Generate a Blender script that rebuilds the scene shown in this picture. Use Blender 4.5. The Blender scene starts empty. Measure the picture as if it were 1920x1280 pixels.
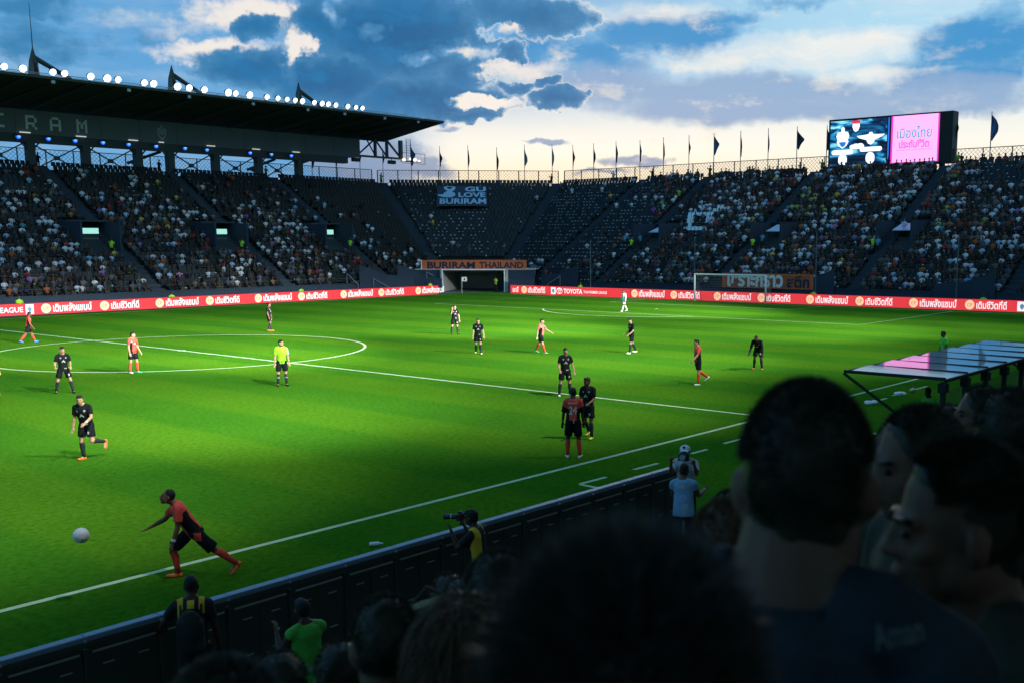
import bpy, bmesh, math, random
import numpy as np
from mathutils import Vector, Matrix, noise
from mathutils.bvhtree import BVHTree
random.seed(7); rng = np.random.default_rng(11)
SC = bpy.context.scene; COL = SC.collection
V = Vector; R = math.radians; PI = math.pi

# ------------------------------------------------------------------ camera
CAMP = np.array([-29.372, -16.749, 5.488]); YAW, PIT, ROL, FPX = .6772, -.1531, -.0028, 2018.5
PPX, PPY = 960 + 158.7, 640 + 122.35          # principal point of the cropped photograph (1920 x 1280)
_f = np.array([math.cos(PIT)*math.cos(YAW), math.cos(PIT)*math.sin(YAW), math.sin(PIT)])
_r = np.cross(_f, [0, 0, 1]); _r /= np.linalg.norm(_r); _u = np.cross(_r, _f)
_c, _s = math.cos(ROL), math.sin(ROL); _r, _u = _c*_r + _s*_u, -_s*_r + _c*_u
def ray(x, y): return _f + _r*(x-PPX)/FPX - _u*(y-PPY)/FPX
def ground(x, y, z=0):
    d = ray(x, y); q = CAMP + d*(z-CAMP[2])/d[2]; return V((q[0], q[1], z))
def at_x(x, y, X): d = ray(x, y); return V(CAMP + d*(X-CAMP[0])/d[0])
def at_y(x, y, Y): d = ray(x, y); return V(CAMP + d*(Y-CAMP[1])/d[1])
def at_d(x, y, D): return V(CAMP + ray(x, y)*D)
def proj(q):
    d = np.asarray(q, float) - CAMP; z = d @ _f
    return PPX + FPX*(d @ _r)/z, PPY - FPX*(d @ _u)/z, z
def view_az(p): return math.atan2(p[1]-CAMP[1], p[0]-CAMP[0])

cam = bpy.data.cameras.new('camera'); camo = bpy.data.objects.new('camera', cam); COL.objects.link(camo)
camo.matrix_world = Matrix(((_r[0], _u[0], -_f[0], CAMP[0]), (_r[1], _u[1], -_f[1], CAMP[1]), (_r[2], _u[2], -_f[2], CAMP[2]), (0, 0, 0, 1)))
cam.sensor_width = 36; cam.lens = FPX/1920*36
cam.shift_x = -158.7/1920; cam.shift_y = 122.35/1920
cam.clip_start = .05; cam.clip_end = 3000
cam.dof.use_dof = True; cam.dof.focus_distance = 45; cam.dof.aperture_fstop = 4.4
SC.camera = camo

# ------------------------------------------------------------------ colour management
SC.view_settings.view_transform = 'Standard'; SC.view_settings.look = 'None'
SC.view_settings.exposure = 0; SC.view_settings.gamma = 1; SC.view_settings.use_curve_mapping = False
SC.cycles.use_denoising = True
SC.cycles.max_bounces = 5; SC.cycles.diffuse_bounces = 2; SC.cycles.glossy_bounces = 3; SC.cycles.transmission_bounces = 4; SC.cycles.transparent_max_bounces = 12
SC.cycles.sample_clamp_indirect = 4; SC.cycles.use_adaptive_sampling = True; SC.cycles.adaptive_threshold = .02

# ------------------------------------------------------------------ world: dusk sky with broken clouds
def aedeg(x, y):
    d = ray(x, y); d = d/np.linalg.norm(d); return math.degrees(math.atan2(d[1], d[0])), math.degrees(math.asin(d[2]))
world = bpy.data.worlds.new('World'); SC.world = world; world.use_nodes = True
nt = world.node_tree; N = nt.nodes; L = nt.links; N.clear()
def nd(t, **k):
    n = N.new(t)
    for a, b in k.items(): setattr(n, a, b)
    return n
def setin(n, i, v):
    if v is None: return
    if hasattr(v, 'is_linked') or isinstance(v, bpy.types.NodeSocket): L.new(v, n.inputs[i])
    else: n.inputs[i].default_value = v
def mth(op, a, b=None, c=None, clamp=False):
    n = nd('ShaderNodeMath', operation=op, use_clamp=clamp)
    for i, v in enumerate((a, b, c)): setin(n, i, v)
    return n.outputs[0]
def vm(op, a, b=None, out=0):
    n = nd('ShaderNodeVectorMath', operation=op); setin(n, 0, a); setin(n, 1, b); return n.outputs[out]
def mixc(f, a, b):
    n = nd('ShaderNodeMix', data_type='RGBA', clamp_factor=True)
    setin(n, 0, f); setin(n, 6, a); setin(n, 7, b); return n.outputs[2]
def smooth(x, lo, hi):
    n = nd('ShaderNodeMapRange', interpolation_type='SMOOTHSTEP', clamp=True)
    setin(n, 0, x); n.inputs[1].default_value = lo; n.inputs[2].default_value = hi; return n.outputs[0]
def nz(vec, sc, det=5, rough=.55, out=0, dist=0):
    n = nd('ShaderNodeTexNoise'); setin(n, 'Vector', vec); n.inputs['Scale'].default_value = sc
    n.inputs['Detail'].default_value = det; n.inputs['Roughness'].default_value = rough; n.inputs['Distortion'].default_value = dist
    return n.outputs[out]
SUN_AZ, SUN_EL = aedeg(1150, 330)[0], 3.0
tc = nd('ShaderNodeTexCoord').outputs['Generated']
sx = nd('ShaderNodeSeparateXYZ'); L.new(tc, sx.inputs[0])
az = mth('MULTIPLY', mth('ARCTAN2', sx.outputs[1], sx.outputs[0]), 180/PI)
el = mth('MULTIPLY', mth('ARCSINE', sx.outputs[2]), 180/PI)
cb = nd('ShaderNodeCombineXYZ'); L.new(az, cb.inputs[0]); L.new(el, cb.inputs[1]); P0 = cb.outputs[0]
# ragged outlines: two octaves of domain warp
w1 = vm('SUBTRACT', nz(P0, .34, 4, .6, 1), (.5, .5, .5)); w2 = vm('SUBTRACT', nz(P0, 1.3, 4, .62, 1), (.5, .5, .5))
P = vm('ADD', P0, vm('ADD', vm('MULTIPLY', w1, (4.2, 1.9, 0)), vm('MULTIPLY', w2, (1.5, .9, 0))))
Ps = vm('ADD', P0, vm('MULTIPLY', w1, (5, 1.6, 0)))
fb = nz(vm('MULTIPLY', P0, (.7, 1.35, 1)), .62, 5, .62); fb2 = nz(vm('MULTIPLY', P0, (.35, 1.6, 1)), .5, 5, .55)
def blobs(lst, Pv):
    acc = None
    for x, y, rx, ry, wgt in lst:
        a, e = aedeg(x, y); sxx, syy = 1/(rx*.0272), 1/(ry*.0272)
        q = vm('MULTIPLY', vm('SUBTRACT', Pv, (a, e, 0)), (sxx, syy, 0))
        d = mth('SUBTRACT', 1.0, vm('DOT_PRODUCT', q, q, 1), clamp=True)
        d = mth('MULTIPLY', d, wgt); acc = d if acc is None else mth('MAXIMUM', acc, d)
    return acc
DARK = [(740, 70, 235, 105, 1.3), (600, 40, 80, 70, 1.1), (490, 128, 150, 42, 1.1), (620, 150, 160, 60, 1.2), (800, 185, 190, 52, 1.25), (880, 140, 70, 45, 1),
        (475, 55, 52, 30, 1), (1035, 194, 82, 26, 1.1), (1015, 160, 42, 13, .9), (955, 105, 48, 24, .9), (960, 165, 40, 20, .9), (70, 85, 150, 50, .55), (50, 15, 130, 30, .6),
        (1010, 35, 120, 48, 1.0), (930, 20, 100, 40, .9), (880, 215, 80, 16, 1.0), (250, 60, 90, 28, .35)]
AZUR = [(1250, 62, 190, 48, 1), (1130, 110, 130, 55, .75), (1000, 90, 110, 70, .7), (1850, 90, 150, 75, .9), (1780, 130, 190, 45, .8), (1500, 5, 120, 24, .6), (1340, 35, 120, 26, .7), (1900, 30, 80, 40, .6)]
LILA = [(1400, 185, 340, 62, 1), (1150, 165, 180, 55, .8), (1640, 205, 240, 40, .9), (1800, 175, 170, 50, .9), (1180, 302, 95, 17, 1), (1015, 271, 60, 9, .9), (855, 240, 40, 7, .8), (1120, 323, 60, 6, .6),
        (690, 300, 150, 60, .95), (790, 312, 70, 26, .9), (830, 330, 60, 20, .8)]
SOFT = [(1560, 88, 240, 46, .8), (1380, 108, 220, 30, .7), (1660, 138, 120, 22, .85), (1740, 20, 150, 30, .4), (1180, 25, 220, 26, .6)]
CREAM = [(470, 25, 130, 42, 1), (400, 92, 130, 26, .95), (560, 95, 40, 60, 1), (300, 45, 170, 26, .45), (890, 190, 75, 17, 1.1), (960, 60, 45, 20, .6), (870, 95, 45, 18, .6), (980, 130, 110, 30, .7), (715, 70, 28, 22, .8)]
far = smooth(mth('ABSOLUTE', mth('SUBTRACT', az, 42.5)), 30, 42)            # beyond the picture the same broken cloud goes on from noise alone
high = smooth(el, 12.5, 18); outf = mth('MAXIMUM', far, high)
gen = mth('MULTIPLY', mth('MULTIPLY', smooth(nz(P0, .09, 4, .55), .46, .62), outf), 1.1)
HOLES = [(712, 66, 32, 20, .7), (868, 96, 70, 22, .7), (935, 62, 50, 18, .8), (555, 100, 26, 60, .5), (893, 190, 66, 15, 1.2), (790, 108, 36, 16, .8), (650, 112, 30, 14, .3), (975, 130, 90, 22, .9), (640, 20, 26, 22, .5)]
dk = mth('SUBTRACT', mth('ADD', mth('MAXIMUM', blobs(DARK, P), gen), mth('MULTIPLY', mth('SUBTRACT', fb, .5), 1.1)), blobs(HOLES, P))
mk_dark = smooth(dk, .14, .62); mk_core = smooth(dk, .42, 1.25); rim = mth('MULTIPLY', smooth(dk, .02, .24), mth('SUBTRACT', 1, smooth(dk, .22, .40)))
mk_az = smooth(mth('ADD', blobs(AZUR, P), mth('MULTIPLY', mth('SUBTRACT', fb2, .5), .9)), .1, .8)
mk_li = smooth(mth('ADD', blobs(LILA, Ps), mth('MULTIPLY', mth('SUBTRACT', fb2, .5), .7)), .12, .7)
mk_cr = smooth(mth('ADD', blobs(CREAM, P), mth('MULTIPLY', mth('SUBTRACT', fb, .5), 1.2)), .1, .85)
mk_so = smooth(mth('ADD', blobs(SOFT, Ps), mth('MULTIPLY', mth('SUBTRACT', nz(vm('MULTIPLY', Ps, (.3, 2.2, 1)), .5, 4, .6), .5), 1.3)), .0, 1.15)
glow = mth('SUBTRACT', 1, mth('MULTIPLY', mth('ABSOLUTE', mth('SUBTRACT', az, SUN_AZ-3)), 1/27), clamp=True)   # brightest round the set sun
low = mth('SUBTRACT', 1, smooth(el, 4.2, 9.6))
sky = nd('ShaderNodeTexSky', sky_type='NISHITA', sun_disc=False, sun_elevation=R(SUN_EL), sun_rotation=R(90-SUN_AZ), air_density=1.2, dust_density=1.5, ozone_density=2.5)
blue = mixc(smooth(az, 24, 50), (.40, .68, .87, 1), (.11, .36, .68, 1))
blue = mixc(mth('MULTIPLY', smooth(fb2, .42, .75), .4), blue, (.42, .60, .74, 1))
warm = mixc(smooth(el, 2.9, 5.0), (1.0, .86, .62, 1), (.98, .94, .84, 1))
c0 = mixc(mth('MULTIPLY', low, mth('MULTIPLY', mth('SUBTRACT', 1, smooth(az, 45.5, 51.5)), smooth(az, -14, 6))), blue, warm)
c1 = mixc(mth('MULTIPLY', mk_az, .95), c0, (.035, .28, .60, 1))
c2 = mixc(mth('MULTIPLY', mk_li, .9), c1, mixc(smooth(el, 3.5, 7), (.22, .32, .50, 1), (.25, .40, .63, 1)))
c3 = mixc(mth('MULTIPLY', mk_cr, .9), mixc(mth('MULTIPLY', mk_so, .92), c2, (.90, .88, .83, 1)), (.93, .85, .77, 1))
c4 = mixc(mth('MULTIPLY', rim, mth('MULTIPLY', smooth(glow, .1, .8), .4)), c3, (1.0, .88, .72, 1))
dkc = mixc(mk_core, (.050, .235, .47, 1), mixc(smooth(fb, .35, .7), (.003, .115, .30, 1), (.010, .180, .42, 1)))
c5 = mixc(mk_dark, c4, dkc)
bg1 = nd('ShaderNodeBackground'); L.new(c5, bg1.inputs[0]); bg1.inputs[1].default_value = 1.02
bg2 = nd('ShaderNodeBackground'); L.new(sky.outputs[0], bg2.inputs[0]); bg2.inputs[1].default_value = .004
ad = nd('ShaderNodeAddShader'); L.new(bg1.outputs[0], ad.inputs[0]); L.new(bg2.outputs[0], ad.inputs[1])
wo = nd('ShaderNodeOutputWorld'); L.new(ad.outputs[0], wo.inputs[0])
world.cycles.sampling_method = 'MANUAL'; world.cycles.sample_map_resolution = 512

# ------------------------------------------------------------------ the set sun: a last weak warm light from the glow over the end stand
sl = bpy.data.lights.new('sun', 'SUN'); sl.energy = .25; sl.angle = R(10); sl.color = (1, .8, .6)
so = bpy.data.objects.new('sun', sl); COL.objects.link(so)
so.rotation_euler = (V((-math.cos(R(SUN_AZ))*math.cos(R(SUN_EL)), -math.sin(R(SUN_AZ))*math.cos(R(SUN_EL)), -math.sin(R(SUN_EL))))).to_track_quat('-Z', 'Y').to_euler()

# ------------------------------------------------------------------ materials
MATS = {}
def pmat(name, col, rough=.7, metal=0, spec=.3, var=0, vscale=6, emit=None, es=1, bump=0, bscale=30, alpha=None, trans=0):
    if name in MATS: return MATS[name]
    m = bpy.data.materials.new(name); m.use_nodes = True; t = m.node_tree; b = t.nodes['Principled BSDF']
    b.inputs['Base Color'].default_value = (*col, 1); b.inputs['Roughness'].default_value = rough; b.inputs['Metallic'].default_value = metal
    b.inputs['Specular IOR Level'].default_value = spec
    if var or bump:
        tcn = t.nodes.new('ShaderNodeTexCoord'); n = t.nodes.new('ShaderNodeTexNoise'); n.inputs['Scale'].default_value = vscale; n.inputs['Detail'].default_value = 6
        t.links.new(tcn.outputs['Object'], n.inputs['Vector'])
        if var:
            mx = t.nodes.new('ShaderNodeMix'); mx.data_type = 'RGBA'
            mx.inputs[6].default_value = tuple(max(0, c*(1-var)) for c in col)+(1,); mx.inputs[7].default_value = tuple(min(1, c*(1+var)) for c in col)+(1,)
            t.links.new(n.outputs[0], mx.inputs[0]); t.links.new(mx.outputs[2], b.inputs['Base Color'])
        if bump:
            n2 = t.nodes.new('ShaderNodeTexNoise'); n2.inputs['Scale'].default_value = bscale; n2.inputs['Detail'].default_value = 4; t.links.new(tcn.outputs['Object'], n2.inputs['Vector'])
            bp = t.nodes.new('ShaderNodeBump'); bp.inputs['Strength'].default_value = bump; bp.inputs['Distance'].default_value = .02
            t.links.new(n2.outputs[0], bp.inputs['Height']); t.links.new(bp.outputs[0], b.inputs['Normal'])
    if emit:
        b.inputs['Emission Color'].default_value = (*emit, 1); b.inputs['Emission Strength'].default_value = es
    if trans: b.inputs['Transmission Weight'].default_value = trans
    if alpha is not None: b.inputs['Alpha'].default_value = alpha
    MATS[name] = m; return m
def amat(name, rough=.8, attr='Col'):
    m = bpy.data.materials.new(name); m.use_nodes = True; t = m.node_tree; b = t.nodes['Principled BSDF']
    a = t.nodes.new('ShaderNodeVertexColor'); a.layer_name = attr; t.links.new(a.outputs[0], b.inputs['Base Color'])
    b.inputs['Roughness'].default_value = rough; b.inputs['Specular IOR Level'].default_value = .2; MATS[name] = m; return m

# ------------------------------------------------------------------ mesh helpers
class MB:
    def __init__(s): s.v = []; s.f = []; s.m = []
    def face(s, pts, mi=0):
        n = len(s.v); s.v += [tuple(p) for p in pts]; s.f.append(tuple(range(n, n+len(pts)))); s.m.append(mi)
    def hexa(s, p, mi=0):                  # p: 4 bottom + 4 top corners
        n = len(s.v); s.v += [tuple(q) for q in p]
        for f in ((3, 2, 1, 0), (4, 5, 6, 7), (0, 1, 5, 4), (1, 2, 6, 5), (2, 3, 7, 6), (3, 0, 4, 7)):
            s.f.append(tuple(n+i for i in f)); s.m.append(mi)
    def box(s, c, d, mi=0, ax=None):
        c = V(c); X, Y, Z = ax if ax else (V((1, 0, 0)), V((0, 1, 0)), V((0, 0, 1))); hx, hy, hz = d[0]/2, d[1]/2, d[2]/2
        s.hexa([c+X*a*hx+Y*b*hy+Z*e*hz for e in (-1, 1) for a, b in ((-1, -1), (1, -1), (1, 1), (-1, 1))], mi)
    def bar(s, a, b, w, h=None, mi=0, up=(0, 0, 1)):
        a, b = V(a), V(b); d = b-a; l = d.length; d.normalize(); up = V(up)
        if abs(d.dot(up)) > .98: up = V((0, 1, 0))
        x = d.cross(up).normalized(); y = x.cross(d).normalized(); s.box((a+b)/2, (w, l, h or w), mi, (x, d, y))
    def tube(s, pts, rad, seg=8, mi=0, cap=True, ref=None):
        pts = [V(p) for p in pts]; n = len(pts); rings = []
        if not isinstance(rad, (list, tuple)): rad = [rad]*n
        prev = V(ref) if ref is not None else None
        for i in range(n):
            d = (pts[min(i+1, n-1)]-pts[max(i-1, 0)]).normalized()
            if prev is None or abs(prev.normalized().dot(d)) > .97: prev = d.orthogonal()
            x = (prev - d*prev.dot(d)).normalized(); y = d.cross(x); prev = x
            rr = rad[i]; rx, ry = rr if isinstance(rr, (list, tuple)) else (rr, rr)
            b0 = len(s.v)
            for k in range(seg):
                a = 2*PI*k/seg; s.v.append(tuple(pts[i]+x*rx*math.cos(a)+y*ry*math.sin(a)))
            rings.append(b0)
        for i in range(n-1):
            for k in range(seg):
                k2 = (k+1) % seg; s.f.append((rings[i]+k, rings[i]+k2, rings[i+1]+k2, rings[i+1]+k)); s.m.append(mi)
        if cap:
            s.f.append(tuple(rings[0]+k for k in reversed(range(seg)))); s.m.append(mi)
            s.f.append(tuple(rings[-1]+k for k in range(seg))); s.m.append(mi)
    def ell(s, c, r, M=None, seg=10, rg=7, mi=0):
        c = V(c); b0 = len(s.v); M = M or Matrix.Identity(3)
        s.v.append(tuple(c+M@V((0, 0, -r[2]))))
        for i in range(1, rg):
            t = PI*i/rg-PI/2
            for k in range(seg):
                a = 2*PI*k/seg; s.v.append(tuple(c+M@V((r[0]*math.cos(t)*math.cos(a), r[1]*math.cos(t)*math.sin(a), r[2]*math.sin(t)))))
        s.v.append(tuple(c+M@V((0, 0, r[2])))); e = len(s.v)-1
        for k in range(seg):
            k2 = (k+1) % seg; s.f.append((b0, b0+1+k2, b0+1+k)); s.m.append(mi)
            for i in range(rg-2):
                q = b0+1+i*seg; s.f.append((q+k, q+k2, q+seg+k2, q+seg+k)); s.m.append(mi)
            q = b0+1+(rg-2)*seg; s.f.append((q+k, q+k2, e)); s.m.append(mi)
    def mesh(s, smooth_=False):
        me = bpy.data.meshes.new('m'); me.from_pydata(s.v, [], s.f)
        if any(s.m): me.polygons.foreach_set('material_index', s.m)
        if smooth_: me.polygons.foreach_set('use_smooth', [True]*len(s.f))
        me.update(); return me
def link(name, me, mats, parent=None, local=False):
    o = bpy.data.objects.new(name, me); COL.objects.link(o)
    if not me.materials:
        for m in (mats if isinstance(mats, (list, tuple)) else [mats]): me.materials.append(m)
    if parent is not None:
        o.parent = parent
        if parent.parent is None and not local: o.matrix_parent_inverse = Matrix.Translation(-parent.location)
    return o
def ordw(n): return 'first second third fourth fifth sixth seventh eighth ninth tenth eleventh twelfth thirteenth fourteenth fifteenth sixteenth seventeenth eighteenth nineteenth twentieth'.split()[n] if n < 20 else 'twenty-'+'first second third fourth fifth sixth seventh eighth ninth'.split()[n-20] if n < 29 else 'thirtieth' if n == 29 else 'thirty-'+'first second third fourth fifth sixth seventh'.split()[n-30]
def tag(o, label=None, cat=None, group=None, kind=None):
    if label: o['label'] = label
    if cat: o['category'] = cat
    if group: o['group'] = group
    if kind: o['kind'] = kind
    return o
def thing(name, label, cat, loc=(0, 0, 0), group=None):
    o = bpy.data.objects.new(name, None); COL.objects.link(o); o.location = loc; o.empty_display_size = .2
    return tag(o, label, cat, group)
# a side scene in which modifiers and text are evaluated
TMP = bpy.data.scenes.new('workbench'); TVL = TMP.view_layers[0]
def evaluated(o):
    TMP.collection.objects.link(o); TVL.update(); dg = TVL.depsgraph
    me = bpy.data.meshes.new_from_object(o.evaluated_get(dg)); TMP.collection.objects.unlink(o)
    dd = o.data; bpy.data.objects.remove(o)
    if isinstance(dd, bpy.types.Mesh): bpy.data.meshes.remove(dd)
    else: bpy.data.curves.remove(dd)
    return me
def remesh(mb, vox, sm=3, wr=0, wsc=9, wstretch=None):
    me = mb.mesh(); o = bpy.data.objects.new('t', me)
    m = o.modifiers.new('r', 'REMESH'); m.mode = 'VOXEL'; m.voxel_size = vox; m.use_smooth_shade = True
    if sm: m2 = o.modifiers.new('s', 'SMOOTH'); m2.iterations = sm; m2.factor = .5
    me = evaluated(o)
    if wr:
        n = len(me.vertices); co = np.empty(n*3, np.float32); no = np.empty(n*3, np.float32)
        me.vertices.foreach_get('co', co); me.vertices.foreach_get('normal', no); co = co.reshape(-1, 3); no = no.reshape(-1, 3)
        cc = co*wsc*np.array(wstretch if wstretch else (1, 1, 1), np.float32); nn_ = noise.noise
        am = np.array([nn_(q)+.5*nn_((q[0]*2.1, q[1]*2.1, q[2]*2.1)) for q in cc.tolist()], np.float32)*wr
        me.vertices.foreach_set('co', (co+no*am[:, None]).ravel()); me.update()
    me.polygons.foreach_set('use_smooth', [True]*len(me.polygons)); me.materials.clear()
    return me
TXT = {}
def text_geo(s, bold=0, res=3, shear=0):
    k = (s, bold, res, shear)
    if k not in TXT:
        cu = bpy.data.curves.new('t', 'FONT'); cu.body = s; cu.align_x = 'CENTER'; cu.offset = bold; cu.resolution_u = res; cu.shear = shear
        me = evaluated(bpy.data.objects.new('t', cu))
        vs = np.array([v.co[:] for v in me.vertices]); fs = [tuple(p.vertices) for p in me.polygons]; bpy.data.meshes.remove(me)
        lo, hi = vs.min(0), vs.max(0); vs = (vs-(lo+hi)/2); TXT[k] = (vs, fs, (hi-lo)[0], (hi-lo)[1])
    return TXT[k]
def add_text(mb, s, o, right, up, w=None, h=None, bold=0, mi=0, res=3, shear=0):
    vs, fs, tw, th = text_geo(s, bold, res, shear); o, right, up = V(o), V(right), V(up)
    sx_ = w/tw if w else h/th; sy_ = h/th if h else w/tw
    n = len(mb.v); mb.v += [tuple(o+right*(a*sx_)+up*(b*sy_)) for a, b, _ in vs.tolist()]
    for f in fs: mb.f.append(tuple(n+i for i in f)); mb.m.append(mi)
def add_disc(mb, o, right, up, rx, ry, seg=20, mi=0, a0=0, a1=2*PI):
    o, right, up = V(o), V(right), V(up); mb.face([o+right*rx*math.cos(a0+(a1-a0)*k/seg)+up*ry*math.sin(a0+(a1-a0)*k/seg) for k in range(seg)], mi)
def add_poly(mb, pts, o, right, up, s=1, mi=0):
    o, right, up = V(o), V(right), V(up); mb.face([o+right*a*s+up*b*s for a, b in pts], mi)
def add_ring(mb, pts, o, right, up, s, t, mi=0):      # outline band of a closed polygon
    o, right, up = V(o), V(right), V(up); n = len(pts); cx = sum(p[0] for p in pts)/n; cy = sum(p[1] for p in pts)/n
    for i in range(n):
        a, b = pts[i], pts[(i+1) % n]; q = [(cx+(p[0]-cx)*(1-t), cy+(p[1]-cy)*(1-t)) for p in (a, b)]
        mb.face([o+right*p[0]*s+up*p[1]*s for p in (a, b, q[1], q[0])], mi)
# ================================================================== THE SETTING
X3, Y3, Z3 = V((1, 0, 0)), V((0, 1, 0)), V((0, 0, 1))
FY = 65.4                                             # far touchline
def grass_material():
    m = bpy.data.materials.new('turf'); m.use_nodes = True; t = m.node_tree; b = t.nodes['Principled BSDF']
    def n_(ty, **k):
        n = t.nodes.new(ty)
        for a, v in k.items(): setattr(n, a, v)
        return n
    co = n_('ShaderNodeTexCoord').outputs['Object']
    def noi(sc, det=5, st=None, ro=.6):
        n = n_('ShaderNodeTexNoise'); n.inputs['Scale'].default_value = sc; n.inputs['Detail'].default_value = det; n.inputs['Roughness'].default_value = ro
        if st:
            mp = n_('ShaderNodeMapping'); mp.inputs['Scale'].default_value = st; t.links.new(co, mp.inputs[0]); t.links.new(mp.outputs[0], n.inputs[0])
        else: t.links.new(co, n.inputs[0])
        return n.outputs[0]
    def mx(f, a, bb, fac=None):
        n = n_('ShaderNodeMix', data_type='RGBA')
        for i, v in ((0, f), (6, a), (7, bb)):
            if isinstance(v, (tuple, float, int)): n.inputs[i].default_value = v
            else: t.links.new(v, n.inputs[i])
        return n.outputs[2]
    def ramp(x, lo, hi):
        n = n_('ShaderNodeMapRange'); t.links.new(x, n.inputs[0]); n.inputs[1].default_value = lo; n.inputs[2].default_value = hi; return n.outputs[0]
    c = mx(ramp(noi(.16, 4), .3, .7), (.034, .150, .010, 1), (.056, .188, .012, 1))
    wv = n_('ShaderNodeTexWave', wave_type='BANDS', bands_direction='X', wave_profile='SIN'); wv.inputs['Scale'].default_value = .0571; wv.inputs['Distortion'].default_value = .3
    t.links.new(co, wv.inputs[0])
    st = n_('ShaderNodeMath', operation='MULTIPLY'); t.links.new(ramp(wv.outputs[1], .35, .65), st.inputs[0]); st.inputs[1].default_value = .26
    c = mx(st.outputs[0], c, (.14, .27, .01, 1))
    p_ = n_('ShaderNodeMath', operation='MULTIPLY'); t.links.new(ramp(noi(.55, 6, (1, .45, 1), .65), .45, .78), p_.inputs[0]); p_.inputs[1].default_value = .22
    c = mx(p_.outputs[0], c, (.030, .105, .006, 1))
    d_ = n_('ShaderNodeMath', operation='MULTIPLY'); t.links.new(ramp(noi(7, 5, None, .75), .38, .72), d_.inputs[0]); d_.inputs[1].default_value = .8
    c = mx(d_.outputs[0], c, (.020, .078, .004, 1))
    g_ = n_('ShaderNodeMath', operation='MULTIPLY'); t.links.new(ramp(noi(2.2, 8, None, .72), .60, .76), g_.inputs[0]); g_.inputs[1].default_value = .38
    c = mx(g_.outputs[0], c, (.115, .165, .030, 1))
    t.links.new(c, b.inputs['Base Color']); b.inputs['Roughness'].default_value = .95; b.inputs['Specular IOR Level'].default_value = 0
    bp = n_('ShaderNodeBump'); bp.inputs['Strength'].default_value = .8; bp.inputs['Distance'].default_value = .05; t.links.new(noi(14, 6, None, .8), bp.inputs['Height']); t.links.new(bp.outputs[0], b.inputs['Normal'])
    return m
TURF = grass_material()
ASPH = pmat('asphalt', (.045, .048, .052), .9, var=.3, vscale=.6)
CONC = pmat('concrete_dark', (.042, .058, .068), .9, var=.3, vscale=.8)
STEPM = pmat('aisle_paint', (.026, .045, .066), .8, var=.2)
WALLB = pmat('wall_navy', (.022, .042, .070), .7, var=.25, vscale=1)
STEEL = pmat('steel_dark', (.045, .062, .064), .55, spec=.4, var=.2)
STEELB = pmat('steel_blue', (.05, .11, .17), .5)
BLACK = pmat('black_metal', (.012, .016, .016), .5)
WHITE = pmat('white_paint', (.75, .77, .76), .5)
LINE = pmat('line_chalk', (.46, .58, .34), .9, var=.22, vscale=3, spec=0)

mb = MB(); mb.face([(-900, -900, -.06), (900, -900, -.06), (900, 900, -.06), (-900, 900, -.06)])
tag(link('ground', mb.mesh(), ASPH), kind='structure')
mb = MB(); nx, ny = 60, 40
for i in range(nx):
    for j in range(ny):
        x0, x1 = -62+i*116.6/nx, -62+(i+1)*116.6/nx; y0, y1 = -5.6+j*72.4/ny, -5.6+(j+1)*72.4/ny
        mb.face([(x0, y0, 0), (x1, y0, 0), (x1, y1, 0), (x0, y1, 0)])
pitch = tag(link('pitch', mb.mesh(), TURF), kind='structure')
def stroke(name, pts, w=.12, z=.006, closed=False):
    m_ = MB(); pts = [V((p[0], p[1], 0)) for p in pts]; n = len(pts); e = n if closed else n-1
    L_, R_ = [], []
    for i in range(n):
        a = pts[(i-1) % n] if (closed or i > 0) else pts[i]; b = pts[(i+1) % n] if (closed or i < n-1) else pts[i]
        d = (b-a).normalized(); nn = V((-d.y, d.x, 0))*w/2; L_.append(pts[i]+nn); R_.append(pts[i]-nn)
    for i in range(e):
        j = (i+1) % n; m_.face([(L_[i].x, L_[i].y, z), (R_[i].x, R_[i].y, z), (R_[j].x, R_[j].y, z), (L_[j].x, L_[j].y, z)])
    o = link(name, m_.mesh(), LINE, pitch)
    bm = bmesh.new(); bm.from_mesh(o.data); bmesh.ops.recalc_face_normals(bm, faces=bm.faces); bm.to_mesh(o.data); bm.free()
    return o
arc = lambda cx, cy, r, a0, a1, n=48: [(cx+r*math.cos(a0+(a1-a0)*k/n), cy+r*math.sin(a0+(a1-a0)*k/n)) for k in range(n+1)]
stroke('touchline', [(-52.5+105*k/40, 0) for k in range(41)], .14); stroke('touchline', [(-52.5, FY), (52.5, FY)])
stroke('halfway_line', [(0, .07), (0, FY-.06)], .13, .010); stroke('goal_line', [(52.5, 0), (52.5, FY)], z=.010); stroke('goal_line', [(-52.5, 0), (-52.5, FY)], z=.010)
stroke('centre_circle', arc(0, 34, 9.15, 0, 2*PI, 96)[:-1], .14, .014, True)
mb = MB(); add_disc(mb, (0, 34, .014), X3, Y3, .2, .2, 16); link('centre_spot', mb.mesh(), LINE, pitch)
for s_ in (1, -1):
    stroke('penalty_area', [(52.44*s_, 34-20.16), (36*s_, 34-20.16), (36*s_, 34+20.16), (52.44*s_, 34+20.16)], z=.014)
    stroke('goal_area', [(52.44*s_, 34-9.16), (47*s_, 34-9.16), (47*s_, 34+9.16), (52.44*s_, 34+9.16)], z=.014)
    a_ = math.acos(5.5/9.15); stroke('penalty_arc', arc(41.5*s_, 34, 9.15, (PI if s_ > 0 else 0)-a_, (PI if s_ > 0 else 0)+a_, 30), .14, .018)
    mb = MB(); add_disc(mb, (41.5*s_, 34, .014), X3, Y3, .18, .18, 14); link('penalty_spot', mb.mesh(), LINE, pitch)
    for yy, a0 in ((0, PI/2), (FY, PI)): stroke('corner_arc', arc(52.5*s_, yy, 1, a0 if s_ > 0 else a0-PI/2, (a0+PI/2) if s_ > 0 else a0, 10), z=.018)
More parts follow.
